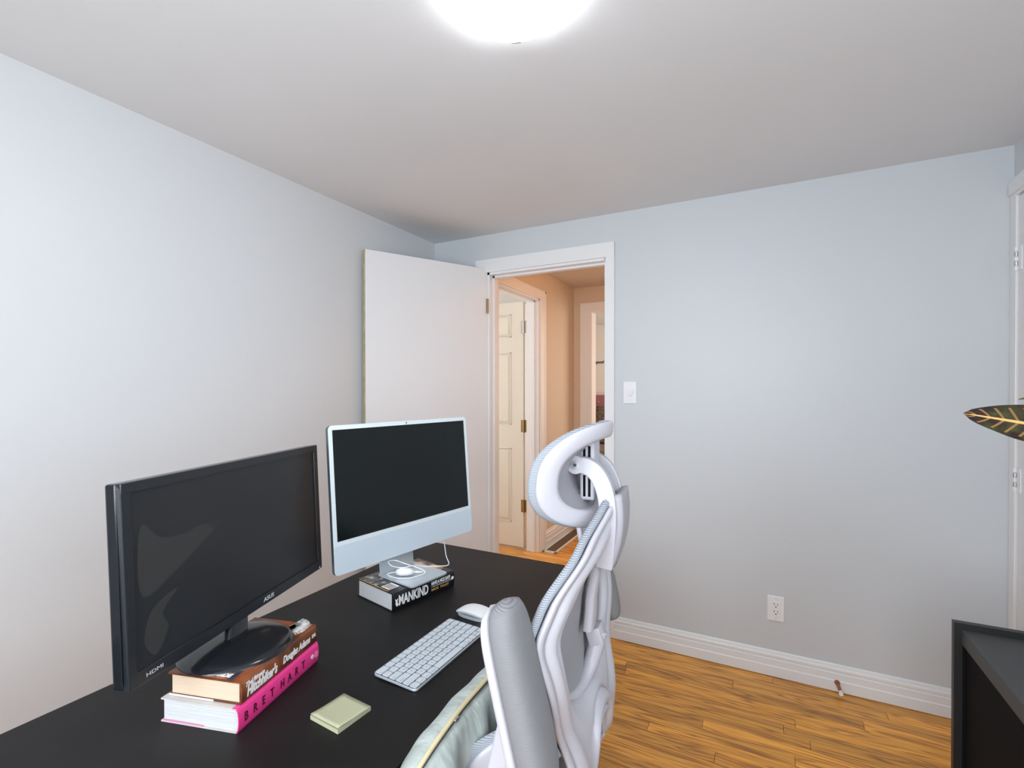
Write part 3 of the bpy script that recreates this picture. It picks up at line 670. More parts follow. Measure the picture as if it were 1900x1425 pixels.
# ------------------------------------------------------------------ silver all-in-one computer
ic = thing('desktop_computer', 'silver all-in-one computer with dark screen on the black book', 'computer', (-.925, 1.165, DZ+.0515))
IW, IH = .546, .405; yaw = -.174; tilt = .079
n2_ = Vector((math.cos(yaw)*math.cos(tilt), math.sin(yaw)*math.cos(tilt), math.sin(tilt))); r2_ = Vector((-math.sin(yaw), math.cos(yaw), 0)); u2_ = n2_.cross(r2_)
IF = frame(Vector((-.990, 1.207, 1.048)) - Vector(ic.location), r2_, u2_)
def rrect(w, h, r, n=6):
    pts = []
    for cx, cy, a0 in ((w/2-r, h/2-r, 0), (-w/2+r, h/2-r, 90), (-w/2+r, -h/2+r, 180), (w/2-r, -h/2+r, 270)):
        for k in range(n+1):
            a = R(a0+90*k/n); pts.append((cx+r*math.cos(a), cy+r*math.sin(a)))
    return pts
bm = new(); prism(bm, rrect(IW, IH, .012), 'Z', -.0115, -.0006); pobj('body', bm, mat('aluminium_side', (.10, .13, .15), .35, metal=.5), ic, IF)
CH = .078
bm = new(); prism(bm, [(x, y) for x, y in rrect(IW, IH, .012)], 'Z', -.0006, 0); pobj('front_glass', bm, M_BEZEL, ic, IF)
bm = new(); prism(bm, [(-IW/2, -IH/2+CH), (-IW/2, -IH/2+.012), (-IW/2+.0035, -IH/2+.0035), (-IW/2+.012, -IH/2), (IW/2-.012, -IH/2), (IW/2-.0035, -IH/2+.0035), (IW/2, -IH/2+.012), (IW/2, -IH/2+CH)], 'Z', 0, .0004); pobj('chin', bm, M_CHIN, ic, IF)
bm = new(); box2(bm, (-IW/2+.0125, -IH/2+CH+.0115, 0), (IW/2-.0125, IH/2-.0125, .0006)); pobj('screen', bm, M_SCREEN, ic, IF)
bm = new(); cyl(bm, (0, IH/2-.0063, .0004), .0022, .0008, 'Z', 16); pobj('camera_lens', bm, M_BLK, ic, IF)
# foot and upright
fy = -.18
foot = Matrix.Translation((-.015, -.006, 0)) @ Matrix.Rotation(fy, 4, 'Z')
bm = new(); prism(bm, rrect(.160, .142, .014), 'Z', 0, .0042); o = obj('stand_foot', bm, M_SILVER, ic); o.matrix_local = foot
bm = new()
up = spline([(-.068, 0, .0042), (-.0705, 0, .03), (-.074, 0, .09), (-.079, 0, .160)], 6)
prof = [(p.x, p.z) for p in up]; prism(bm, prof + [(x-.004, z) for x, z in prof[::-1]], 'Y', -.070, .058); o = obj('stand_upright', bm, M_SILVER, ic, smooth=True, angle=40); o.matrix_local = foot @ Matrix.Translation((-.002, .006, 0))
bm = new(); box2(bm, (-.05, -.06, -.026), (.05, .02, -.0116), .003); pobj('hinge_mount', bm, M_SILVER, ic, IF)

# white cable looped over the foot
cb = thing('charging_cable', 'thin white cable coiled over the silver computer foot', 'cable', (-.925, 1.165, DZ+.0560))
def W(x, y, z): return (x+.925, y-1.165, z-(DZ+.0560))
bm = new()
path = [(-1.035, 1.435, .860), (-0.9729, 1.3636, 0.842), (-0.9109, 1.29, 0.815), (-0.8800, 1.2600, 0.799), (-0.9021, 1.2311, 0.8), (-0.9245, 1.1964, 0.806), (-0.9415, 1.1808, 0.812), (-0.9396, 1.1425, 0.821), (-0.9541, 1.1252, 0.821), (-0.9844, 1.1198, 0.822), (-0.9980, 1.1184, 0.83), (-0.9980, 1.1237, 0.835), (-0.9856, 1.1394, 0.832), (-0.9515, 1.1453, 0.825), (-0.9257, 1.161, 0.815), (-0.905, 1.171, 0.804), (-0.9011, 1.1636, 0.7995), (-0.9091, 1.1401, 0.7985), (-0.9189, 1.1197, 0.7985), (-0.9454, 1.1037, 0.7985), (-0.9731, 1.1024, 0.7985), (-0.9980, 1.1123, 0.7985), (-0.9906, 1.1222, 0.8005), (-0.9719, 1.1220, 0.806)]
tube(bm, spline([W(*p) for p in path], 6), .0014, 8); obj('cord', bm, M_WHITE, cb, smooth=True)
bm = new(); tube(bm, [W(-.966, 1.118, .8085), W(-.955, 1.122, .8095), W(-.937, 1.132, .8095), W(-.924, 1.144, .8085)], lambda t: .0115*(.55+.45*math.sin(PI*(.1+.8*t))), 16); obj('power_plug', bm, M_WHITE, cb, smooth=True)
bm = new(); tube(bm, [W(-.924, 1.144, .8075), W(-.906, 1.166, .8030)], .0030, 8); obj('plug_sleeve', bm, M_WHITE, cb, smooth=True)

# ------------------------------------------------------------------ keyboard
kb = thing('keyboard', 'slim white and silver keyboard lying near the desk front edge', 'keyboard', (-.676, .912, DZ), PI/2 - R(.3))
KL, KW = .279, .115
bm = new(); prism(bm, rrect(KL, KW, .009), 'Z', .0005, .0050); kbase = obj('case', bm, M_SILVER, kb); kbase.rotation_euler = (R(2.2), 0, 0); kbase.location = (0, 0, .0028)
mod(kbase, 'BEVEL', width=.0008, segments=2, limit_method='ANGLE')
bm = new(); prism(bm, rrect(KL-.0045, KW-.0045, .007), 'Z', .0050, .0053); pl = obj('key_bed', bm, mat('key_bed_grey', (.045, .055, .065), .6), kb); pl.rotation_euler = (R(2.2), 0, 0); pl.location = (0, 0, .0028)
U = .01885; rowsk = [[1.5]+[1]*12+[1], [1]*13+[1.5], [1.5]+[1]*12+[1], [1.75]+[1]*11+[1.75], [2.25]+[1]*10+[2.25], [1, 1, 1, 1.25, 5, 1.25, 1, 1, 1, 1]]
keymesh = {}
M_LEG = mat('grey_legend', (.16, .17, .19), .6)
LEG = [['esc'] + ['F%d' % k for k in range(1, 13)] + [''], list('`1234567890-=') + ['delete'], ['tab'] + list('QWERTYUIOP[]') + ['\\'], ['caps lock'] + list("ASDFGHJKL;'") + ['return'], ['shift'] + list('ZXCVBNM,./') + ['shift'], ['fn', 'control', 'option', 'command', '', 'command', 'option', '', '', '']]
RK = Matrix.Rotation(R(2.2), 4, 'X')
for ri, row in enumerate(rowsk):
    tot = sum(row); x = -KL/2+.0028; uu = (KL-.0056)/tot; rh = (KW-.0056)/6; y = KW/2-.0028-rh*(ri+.5)
    for ki, k in enumerate(row):
        w = k*uu-.0024; cx = x+k*uu/2
        split = (ri == 5 and ki == 8)
        for part_ in ((0,) if not split else (1, -1)):
            hh = rh-.0024 if not split else (rh-.0024)/2-.0005
            key = (round(w, 4), round(hh, 4))
            if key not in keymesh:
                bm = new(); vs_ = box(bm, (0, 0, .0008), (key[0], key[1], .0016))
                bmesh.ops.bevel(bm, geom=[e for e in bm.edges if abs(e.verts[0].co.z-e.verts[1].co.z) > .001], offset=.0012, segments=2, affect='EDGES')
                me = bpy.data.meshes.new('key'); bm.to_mesh(me); bm.free(); me.materials.append(M_KEY); keymesh[key] = me
            o = bpy.data.objects.new('key', keymesh[key]); COL.objects.link(o); o.parent = kb
            o.matrix_local = Matrix.Translation((0, 0, .0028)) @ RK @ Matrix.Translation((cx, y + part_*(rh/4), .0052))
            lg = LEG[ri][ki] if ki < len(LEG[ri]) else ''
            if lg and not split:
                sz = .0062 if len(lg) == 1 else .0034
                text('legend', lg, sz, M_LEG, o, Matrix.Translation((-len(lg)*sz*.28 if len(lg) == 1 else -w/2+.0015, 0 if len(lg) == 1 else -.003, .0017)), depth=.0001)
        x += k*uu

# ------------------------------------------------------------------ mouse
ms = thing('computer_mouse', 'low curved white mouse beyond the keyboard', 'mouse', (-.690, 1.110, DZ), R(-4))
def mtop(u, v):
    x = -.0565+.113*u; y = (v-.5)*2
    hw_ = .0285*(1-abs(2*u-1)**3.2)**.42 if 0 < u < 1 else 0.0
    z = .0055 + .0165*(1-(2*u-1)**2)**.75*(1-.12*y*y)
    return (x, y*hw_, z if 0 < u < 1 else .0055)
bm = new(); grid(bm, mtop, 29, 13)
def mund(u, v):
    p = mtop(u, v); return (p[0], p[1], min(p[2], .0055 + .010*(1-(2*u-1)**2)))
grid(bm, mund, 29, 13); bmesh.ops.remove_doubles(bm, verts=bm.verts, dist=1e-5)
obj('top_shell', bm, M_WHITE, ms, smooth=True)
bm = new(); prism(bm, [(p[0]*.9, p[1]*.92) for p in [(-.0565+.113*(k/20), .0285*(1-abs(2*k/20-1)**3.2)**.42) for k in range(21)] + [(.0565-.113*(k/20), -.0285*(1-abs(2*k/20-1)**3.2)**.42) for k in range(1, 20)]], 'Z', .0012, .0090); obj('base_shell', bm, M_SILVER, ms)
for y in (-.015, .015):
    bm = new(); box(bm, (0, y, .0006), (.085, .004, .0012)); obj('glide', bm, M_BLK, ms)

# ------------------------------------------------------------------ sticky notes
nt_ = thing('sticky_note_pad', 'pale yellow-green sticky note pad near the desk edge', 'notepad', (-.703, .657, DZ), R(-4))
bm = new(); box2(bm, (-.038, -.038, 0), (.038, .038, .0075)); obj('note_block', bm, M_NOTE, nt_)
def curl(u, v):
    x = -.038+.076*u; y = -.038+.076*v
    return (x, y, .0078 + .0025*(1-v)**3 + .0012*u*(1-v))
bm = new(); grid(bm, curl, 9, 9); o = obj('top_sheet', bm, M_NOTE, nt_, smooth=True); mod(o, 'SOLIDIFY', thickness=.0003)

# ------------------------------------------------------------------ office chair
TH = R(6)
CH0 = Vector((-.315, .85, 0))
ch = thing('office_chair', 'pale grey ergonomic office chair with headrest and raised arm pads', 'chair', CH0, PI + TH)
# chair local: x forward (to the desk), y to the camera side, z up
HN = [(1.17, -.078), (1.10, -.062), (1.03, -.047), (.96, -.038), (.90, -.034), (.84, -.031), (.74, -.048), (.69, -.046), (.60, -.016)]
def f0(z):
    for (za, fa), (zb, fb) in zip(HN, HN[1:]):
        if z >= zb: t = (za-z)/(za-zb); t = max(0, min(1, t)); t = t*t*(3-2*t); return fa+(fb-fa)*t
    return HN[-1][1]
def kf(z):   # forward curl of the wings at |s| = .23
    K = [(1.15, .020), (1.0, .040), (.90, .018), (.80, .018), (.70, .025)]
    if z >= K[0][0]: return K[0][1]
    for (za, a), (zb, b) in zip(K, K[1:]):
        if z >= zb: t = (za-z)/(za-zb); return a+(b-a)*t*t*(3-2*t)
    return K[-1][1]
def sf(s, z, off=0): return (f0(z) + kf(z)*(abs(s)/.23)**1.6 + off, s, z)
half = [(0, 1.150), (.045, 1.150), (.085, 1.128), (.130, 1.100), (.175, 1.066), (.210, 1.028), (.230, .990), (.231, .955), (.218, .905), (.196, .855), (.176, .805), (.162, .755), (.146, .690), (.132, .625), (.114, .600), (.094, .640), (.064, .725), (0, .752)]
hin = [(0,1.068),(.03,1.066),(.058,1.056),(.09,1.042),(.12,1.024),(.148,1.000),(.166,.972),(.170,.945),(.163,.915),(.152,.890),(.140,.870),(.125,.853),(.108,.840),(.088,.830),(.066,.823),(.044,.818),(.022,.815),(0,.815)]
outc = [Vector((a, b, 0)) for a, b in half] + [Vector((-a, b, 0)) for a, b in half[-2:0:-1]]
innc = [Vector((a, b, 0)) for a, b in hin] + [Vector((-a, b, 0)) for a, b in hin[-2:0:-1]]
OC = spline(outc, 4, True); IC = spline(innc, 4, True); NN = len(OC)
def ripple(v):   # raised rim, groove, second ridge
    if v < .12: return -.004*math.sin(v/.12*PI/2) - .003
    if v < .30: return -.007 + .009*math.sin((v-.12)/.18*PI)
    if v < .62: return -.007 - .006*math.sin((v-.30)/.32*PI)
    if v < .80: return -.007 + .005*math.sin((v-.62)/.18*PI)
    return -.007 + .018*((v-.80)/.20)**2
NV = 19
bm = new(); rings = []
for j in range(NV):
    v = j/(NV-1); ring = []
    for i in range(NN):
        p = OC[i].lerp(IC[i], v); ring.append(bm.verts.new(sf(p.x, p.y, ripple(v))))
    rings.append(ring)
for j in range(NV-1):
    for i in range(NN): bm.faces.new((rings[j][i], rings[j][(i+1) % NN], rings[j+1][(i+1) % NN], rings[j+1][i]))
sh = obj('back_frame', bm, M_CHAIR, ch, smooth=True); mod(sh, 'SOLIDIFY', thickness=.010, offset=0)
# woven back panel in front of the frame
bm = new(); C0 = Vector((0, .93, 0)); rings = []
outb = [Vector((a, max(b, .80), 0)) for a, b in half]; OB = spline([Vector((p.x*1.015, p.y + (.004 if p.y > 1 else 0), 0)) for p in ([Vector((a, max(b, .80), 0)) for a, b in half] + [Vector((-a, max(b, .80), 0)) for a, b in half[-2:0:-1]])], 4, True)
for j in range(10):
    v = j/9; rings.append([bm.verts.new(sf(p.x*(1-v)+C0.x*v, p.y*(1-v)+C0.y*v, .008 + .016*(1-(1-v)**2))) for p in OB]) if j < 9 else None
cvt = bm.verts.new(sf(0, C0.y, .024))
for j in range(8):
    for i in range(NN): bm.faces.new((rings[j][i], rings[j][(i+1) % NN], rings[j+1][(i+1) % NN], rings[j+1][i]))
for i in range(NN): bm.faces.new((rings[8][i], rings[8][(i+1) % NN], cvt))
mp_ = obj('back_mesh', bm, M_MESH, ch, smooth=True); mod(mp_, 'SOLIDIFY', thickness=.008, offset=0)
# piped mesh edge
bm = new(); tube(bm, [Vector(sf(p.x*1.0, p.y, .005)) for p in OB] + [Vector(sf(OB[0].x, OB[0].y, .005))], .0065, 8, cap=False); obj('edge_piping', bm, M_MESHL, ch, smooth=True)
# central spine behind the opening
bm = new()
def spn(u, v):
    z = 1.09 - .175*u; th = 2*PI*v; w_ = .024 - .006*math.sin(PI*u); sg = lambda q: math.copysign(abs(q)**.5, q)
    return (f0(z)+.004 + .009*sg(math.sin(th)), w_*sg(math.cos(th)), z)
grid(bm, spn, 14, 25); obj('back_spine', bm, M_CHAIR, ch, smooth=True)
# curved lip along the lower opening and its latch
bm = new()
lp = spline([(-.040, -.036, .892), (-.036, -.030, .866), (-.028, -.012, .834), (-.022, .02, .819), (-.016, .07, .824), (-.012, .11, .844), (-.012, .145, .874)], 5)
tube(bm, lp, lambda t: .017-.011*t, 12); obj('lower_lip', bm, M_CHAIR, ch, smooth=True)
bm = new(); box(bm, (-.036, -.034, .888), (.028, .040, .032), .004, rot=(0, R(18), 0)); obj('height_latch', bm, M_CHAIR, ch, smooth=True, angle=40)

# padded curved plates (headrest, lumbar)
def pad(nm, root, S, Z0, HH, fc, rimw, m_rim, m_front, m_back, ex=2.6, tilt_=0, depth=.020, scoop=.022, bowl=0, kmax=1.055):
    def outl(a, k=1.0):
        c_, s_ = math.cos(a), math.sin(a); return Vector((math.copysign(abs(c_)**(2/ex), c_)*S*k, math.copysign(abs(s_)**(2/ex), s_)*HH*k, 0))
    def P(s, dz, off): return (fc(s) + off + tilt_*dz, s, Z0+dz)
    n = 72; ki = 1-rimw/HH; ks = 1-rimw/S
    bm = new(); R_ = []
    prof = [(0, depth*.45), (-.35, depth*.22), (0, 0.0), (.10, -.002), (.35, -.0035), (.7, -.003), (.92, -.001), (1.0, .004), (1.05, scoop)]
    for v, off in prof:
        row = []
        for i in range(n):
            a = 2*PI*i/n; o1 = outl(a); vv = max(v, 0)
            s_, z_ = o1.x*(1-vv*(1-ks)), o1.y*(1-vv*(1-ki))
            if v < 0: s_, z_ = o1.x*1.012, o1.y*1.02
            row.append(bm.verts.new(P(s_, z_, off)))
        R_.append(row)
    for A, B in zip(R_, R_[1:]):
        for i in range(n): bm.faces.new((A[i], A[(i+1) % n], B[(i+1) % n], B[i]))
    rim = obj(nm+'_rim', bm, m_rim, root, smooth=True)
    bm = new(); R_ = []
    for k, off in ((1.0, depth*.35), (1+(kmax-1)*.8, depth*.60), (kmax, depth*1.0), (1+(kmax-1)*.5, depth*1.4), (.85, depth*1.6+bowl*.35), (.6, depth*1.75+bowl*.8), (.3, depth*1.8+bowl*.95)):
        R_.append([bm.verts.new(P(outl(2*PI*i/n, k).x, outl(2*PI*i/n, k).y, off)) for i in range(n)])
    for A, B in zip(R_, R_[1:]):
        for i in range(n): bm.faces.new((A[i], A[(i+1) % n], B[(i+1) % n], B[i]))
    cv = bm.verts.new(P(0, 0, depth*1.8+bowl))
    for i in range(n): bm.faces.new((R_[-1][i], R_[-1][(i+1) % n], cv))
    obj(nm+'_cushion', bm, m_front, root, smooth=True)
    bm = new(); R_ = []
    for k in (1.0, .85, .65, .45, .25):
        R_.append([bm.verts.new(P(outl(2*PI*i/n).x*ks*k*.99, outl(2*PI*i/n).y*ki*k*.99, scoop*.9+bowl*.9*(1-k*k))) for i in range(n)])
    cv = bm.verts.new(P(0, 0, scoop*.9+bowl*.9))
    for A, B in zip(R_, R_[1:]):
        for i in range(n): bm.faces.new((A[i], A[(i+1) % n], B[(i+1) % n], B[i]))
    for i in range(n): bm.faces.new((R_[-1][i], R_[-1][(i+1) % n], cv))
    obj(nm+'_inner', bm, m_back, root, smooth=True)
pad('headrest', ch, .148, 1.200, .090, lambda s: -.062+.078*(abs(s)/.148)**1.8, .028, M_CHAIR, M_MESHL, M_CHAIRD, ex=2.5, tilt_=-.10, depth=.013, scoop=.018, bowl=.042, kmax=1.02)

# headrest bracket with slots
hb = new(); box(hb, (-.032, 0, 1.203), (.026, .052, .104), .004); bk = obj('headrest_bracket', hb, M_CHAIR, ch)
for z0_, z1_ in ((1.158, 1.196), (1.228, 1.248)):
    for x in (-.0385, -.0295):
        bm = new(); box2(bm, (x, .0255, z0_), (x+.0045, .0266, z1_)); obj('slot', bm, M_BLK, bk)
for y, in ((.038,), (-.038,)):
    # arched fork arm
    prof = spline([(-.016, 1.2165, 0), (-.036, 1.2140, 0), (-.054, 1.200, 0), (-.067, 1.172, 0), (-.072, 1.135, 0), (-.070, 1.09, 0), (-.065, 1.040, 0)], 6)
    bm = new(); A = []; 
    for i, p in enumerate(prof):
        q0 = prof[max(i-1, 0)]; q1 = prof[min(i+1, len(prof)-1)]; t = (q1-q0).normalized(); nrm = Vector((-t.y, t.x, 0)); h_ = .0145 if i > 3 else .0140
        A.append((p+nrm*h_, p-nrm*h_))
    poly = [(a.x, a.y) for a, b in A] + [(b.x, b.y) for a, b in A[::-1]]
    # round the pivot end
    e0, e1 = A[0]; c0 = (e0+e1)/2; r0 = (e0-e1).length/2; a0 = math.atan2(e1.y-c0.y, e1.x-c0.x)
    t0 = (prof[1]-prof[0]).normalized(); sgn = -1 if math.cos(a0+PI/2)*t0.x + math.sin(a0+PI/2)*t0.y > 0 else 1
    cap = [(c0.x + r0*math.cos(a0+sgn*PI*k/8), c0.y + r0*math.sin(a0+sgn*PI*k/8)) for k in range(1, 8)]
    poly = poly + cap
    prism(bm, poly, 'Y', y-.009 if y > 0 else y-.009, y+.009); fa = obj('headrest_arm', bm, M_CHAIR, ch, smooth=True, angle=35); mod(fa, 'BEVEL', width=.002, segments=2, limit_method='ANGLE')
    bm = new(); cyl(bm, (-.016, y, 1.2165), .0160, .0195, 'Y', 32); obj('pivot_disc', bm, M_CHAIR, ch, smooth=True, angle=40)
    bm = new(); cyl(bm, (-.016, y + (.0105 if y > 0 else -.0105), 1.2165), .0075, .002, 'Y', 20); bo = obj('pivot_bolt', bm, M_METAL, ch)
    bm = new(); cyl(bm, (-.016, y + (.0118 if y > 0 else -.0118), 1.2165), .0032, .001, 'Y', 6); obj('hex_socket', bm, mat('green_black', (.01, .05, .04), .4), bo)
# rear panel joining both arms lower down
bm = new()
def rp(u, v):
    z = 1.168 - .128*u; f_ = -.0900 + .010*(u-.3)**2*4 - (.004*math.cos((v-.5)*PI)); return (f_ if z < 1.165 else f_, (v-.5)*.088, z)
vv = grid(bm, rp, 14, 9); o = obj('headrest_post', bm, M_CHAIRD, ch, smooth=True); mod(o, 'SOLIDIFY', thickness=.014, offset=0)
bm = new(); box(bm, (-.066, 0, 1.095), (.022, .050, .10), .004); obj('post_socket', bm, M_CHAIR, ch)

# flipped-up arm pads
def armrest(sy):
    th = R(13.5); c0 = Vector((.004, sy*.262, .936)); L2, T2, W2 = .128, .0225, .044
    ax = Vector((math.sin(th), 0, math.cos(th))); nx = Vector((-math.cos(th), 0, math.sin(th)))   # nx: rearwards (the pad's top)
    def padf(u, v):
        t = -1+2*u; a = 2*PI*v; sg = lambda q, e: math.copysign(abs(q)**e, q)
        k = (1-abs(t)**5)**.38 if abs(t) < 1 else 0
        wv = W2*k*sg(math.cos(a), .75); tv = T2*(.35+.65*k)*sg(math.sin(a), .8) if k > 0 else 0
        return c0 + ax*(t*L2) + Vector((0, 1, 0))*wv + nx*(tv+.004)
    bm = new(); grid(bm, padf, 31, 33); bmesh.ops.remove_doubles(bm, verts=bm.verts, dist=1e-6)
    obj('arm_pad', bm, M_ARM if sy > 0 else M_ARMD, ch, smooth=True)
    # white under plate, running down into the arm bracket
    def plf(u, v):
        t = -1.0+2.0*u; k = (1-abs(min(t, 1))**6)**.4 if 0 < t < 1 else (1 if t <= 0 else 0); k = k if abs(t) < 1 else (0 if t > 0 else 1)
        a = 2*PI*v; sg = lambda q, e: math.copysign(abs(q)**e, q)
        return c0 + ax*(min(t, 1)*(L2-.007)) + Vector((0, 1, 0))*(W2*.95*k*sg(math.cos(a), .5)) + nx*(-T2+.004 + .0085*k*sg(math.sin(a), .5))
    bm = new(); grid(bm, plf, 27, 25); bmesh.ops.remove_doubles(bm, verts=bm.verts, dist=1e-6)
    obj('arm_plate', bm, M_CHAIR, ch, smooth=True)
    base = c0 - ax*(L2*.55) - nx*(T2+.006)
    pr = [(base.x+.002, base.z+.09), (base.x+.022, base.z+.02), (base.x+.040, base.z-.06), (base.x+.055, base.z-.18), (base.x+.055, base.z-.33), (base.x+.01, base.z-.35), (base.x+.005, base.z-.22), (base.x+.002, base.z-.10)]
    bm = new(); prism(bm, pr, 'Y', sy*.262-.022, sy*.262+.022); o = obj('arm_bracket', bm, M_CHAIR, ch, smooth=True, angle=35); mod(o, 'BEVEL', width=.004, segments=2, limit_method='ANGLE')
M_ARM = ribbed('grey_arm_pad_mesh', (.235, .235, .245), (.16, .16, .17), 'Z', 170)
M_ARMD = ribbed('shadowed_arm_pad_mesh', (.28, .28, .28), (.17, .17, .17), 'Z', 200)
armrest(1); armrest(-1)

# lumbar pad and seat
pad('lumbar', ch, .168, .700, .088, lambda s: -.012+.138*(abs(s)/.168)**1.9, .032, M_CHAIR, M_MESHL, M_MESHD, ex=3.0, depth=.020, scoop=.018)
bm = new(); tube(bm, [(.012, 0, .74), (.012, 0, .60), (.03, 0, .50), (.10, 0, .43)], .014, 14); obj('back_support', bm, M_DARKMETAL, ch, smooth=True)
def seatf(u, v):
    a = 2*PI*v; t = -1+2*u; k = (1-abs(t)**4)**.45 if abs(t) < 1 else 0; sg = lambda q, e: math.copysign(abs(q)**e, q)
    return (.235+.235*sg(math.cos(a), .55)*k, .250*sg(math.sin(a), .55)*k, .475 + .035*t)
bm = new(); grid(bm, seatf, 17, 49); bmesh.ops.remove_doubles(bm, verts=bm.verts, dist=1e-6); obj('seat', bm, M_MESH, ch, smooth=True)
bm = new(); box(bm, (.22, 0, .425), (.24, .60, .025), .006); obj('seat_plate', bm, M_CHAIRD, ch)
bm = new(); cyl(bm, (.22, 0, .33), .025, .20); cyl(bm, (.22, 0, .20), .032, .18); obj('gas_lift', bm, M_DARKMETAL, ch, smooth=True, angle=40)
bm = new(); cyl(bm, (.22, 0, .115), .045, .05); obj('base_hub', bm, M_CHAIR, ch, smooth=True, angle=40)
for k in range(5):
    a = R(36+72*k); c_, s_ = math.cos(a), math.sin(a)
    bm = new(); tube(bm, [(.22+.03*c_, .03*s_, .115), (.22+.16*c_, .16*s_, .105), (.22+.30*c_, .30*s_, .078)], lambda t: .022-.008*t, 12); lg = obj('base_leg', bm, M_CHAIR, ch, smooth=True)
    bm = new(); cyl(bm, (.22+.30*c_, .30*s_, .068), .009, .03, seg=12); 
    for q in (-1, 1):
        v_ = cyl(bm, (0, 0, 0), .027, .017, 'Y', 24); bmesh.ops.translate(bm, vec=(0, q*.013, 0), verts=v_); bmesh.ops.rotate(bm, cent=(0, 0, 0), matrix=Matrix.Rotation(a+.6, 3, 'Z'), verts=v_); bmesh.ops.translate(bm, vec=(.22+.30*c_, .30*s_, .0275), verts=v_)
    obj('caster', bm, M_BLK, lg, smooth=True, angle=40)

# ------------------------------------------------------------------ cushion on the seat
cu = thing('cushion', 'pale sage satin cushion with a gold zip standing on the chair seat', 'cushion', (-.466, .735, .512), 0)
CW, CHH, CT = .250, .150, .043
def pill(u, v, side):
    a, b = 2*u-1, 2*v-1
    e = (1-abs(a)**4)*(1-abs(b)**4); t = max(e, 0)**.42
    # corners pull in
    ka = 1-.06*(1-abs(b)**2)*0; sx_ = a*CW*(1-.07*b*b*abs(a)) ; sz = b*CHH*(1-.10*a*a*abs(b))
    if b > 0: sz -= .050*max(0, -a)**2.2*b + .012*max(0, a)**3*b
    fold = .0085*math.sin(17*a + 2.5*math.sin(3*b)+1.3*side)*(1-b*b)**.8*(1-a**4)*1.6*t + .004*math.sin(31*a+1.7*b*b*4)*t*(1-b*b)
    return (side*(CT*t) + fold*(1 if side > 0 else 1), sx_, CHH + sz)
bm = new()
grid(bm, lambda u, v: pill(u, v, 1), 61, 41); grid(bm, lambda u, v: pill(u, v, -1), 61, 41)
bmesh.ops.remove_doubles(bm, verts=bm.verts, dist=.0008)
o = obj('cushion_cover', bm, M_SAGE, cu, smooth=True)
zp = [Vector(pill(i/40, .997-.003*math.sin(5*i/40), 1)) + Vector((.0015, 0, .001)) for i in range(1, 40)]
bm = new()
va = []
for p in zp: va.append((bm.verts.new(p+Vector((.0015, 0, -.0060))), bm.verts.new(p+Vector((.003, 0, 0))), bm.verts.new(p+Vector((-.003, 0, .0050)))))
for a, b in zip(va, va[1:]):
    bm.faces.new((a[0], a[1], b[1], b[0])); bm.faces.new((a[1], a[2], b[2], b[1]))
o = obj('zip_tape', bm, M_ZIP, cu, smooth=True); mod(o, 'SOLIDIFY', thickness=.0012)
bm = new(); tube(bm, [p+Vector((.0045, 0, .002)) for p in zp], .0012, 6); obj('zip_teeth', bm, M_DARKMETAL, cu, smooth=True)
bm = new(); p = zp[13]; box(bm, p+Vector((.006, 0, .002)), (.004, .012, .006), .001); obj('zip_pull', bm, M_METAL, cu)

# ------------------------------------------------------------------ black side desk at the right
sd = thing('side_desk', 'black desk with a raised back frame in the right corner', 'desk', (.641, 1.05, 0))
x0, x1, yb = .424-.641, XR-.022-.641, 1.60-1.05
bm = new(); box2(bm, (x0+.0145, yb-1.10, .7085), (x1, yb, .7445), .001); obj('desktop', bm, M_DKTOP, sd)
t_ = .0165
bm = new(); prism(bm, [(x0, 0), (x0+t_, 0), (x0+t_, .7605-t_), (x0, .7605)], 'Y', yb, yb+.018); obj('frame_post', bm, M_DKDESK, sd)
bm = new(); prism(bm, [(x1, 0), (x1-t_, 0), (x1-t_, .7605-t_), (x1, .7605)], 'Y', yb, yb+.018); obj('frame_post', bm, M_DKDESK, sd)
bm = new(); prism(bm, [(x0, .7605), (x0+t_, .7605-t_), (x1-t_, .7605-t_), (x1, .7605)], 'Y', yb, yb+.018); obj('frame_rail', bm, M_DKDESK, sd)
bm = new(); box2(bm, (x0+.022, yb-1.08, .02), (x0+.034, yb-.001, .7085)); obj('side_panel', bm, M_BLK, sd)
bm = new(); box2(bm, (x1-.03, yb-1.08, .0), (x1-.012, yb-.001, .7085)); obj('side_panel', bm, M_BLK, sd)
bm = new(); box2(bm, (x0+t_, yb+.004, .02), (x1-t_, yb+.010, .7445)); obj('back_panel', bm, M_BLK, sd)
bm = new(); box2(bm, (x0+.022, yb-1.08, 0), (x0+.034, yb-1.04, .02)); box2(bm, (x0+.022, yb-.05, 0), (x0+.034, yb-.01, .02)); obj('foot', bm, M_BLK, sd)

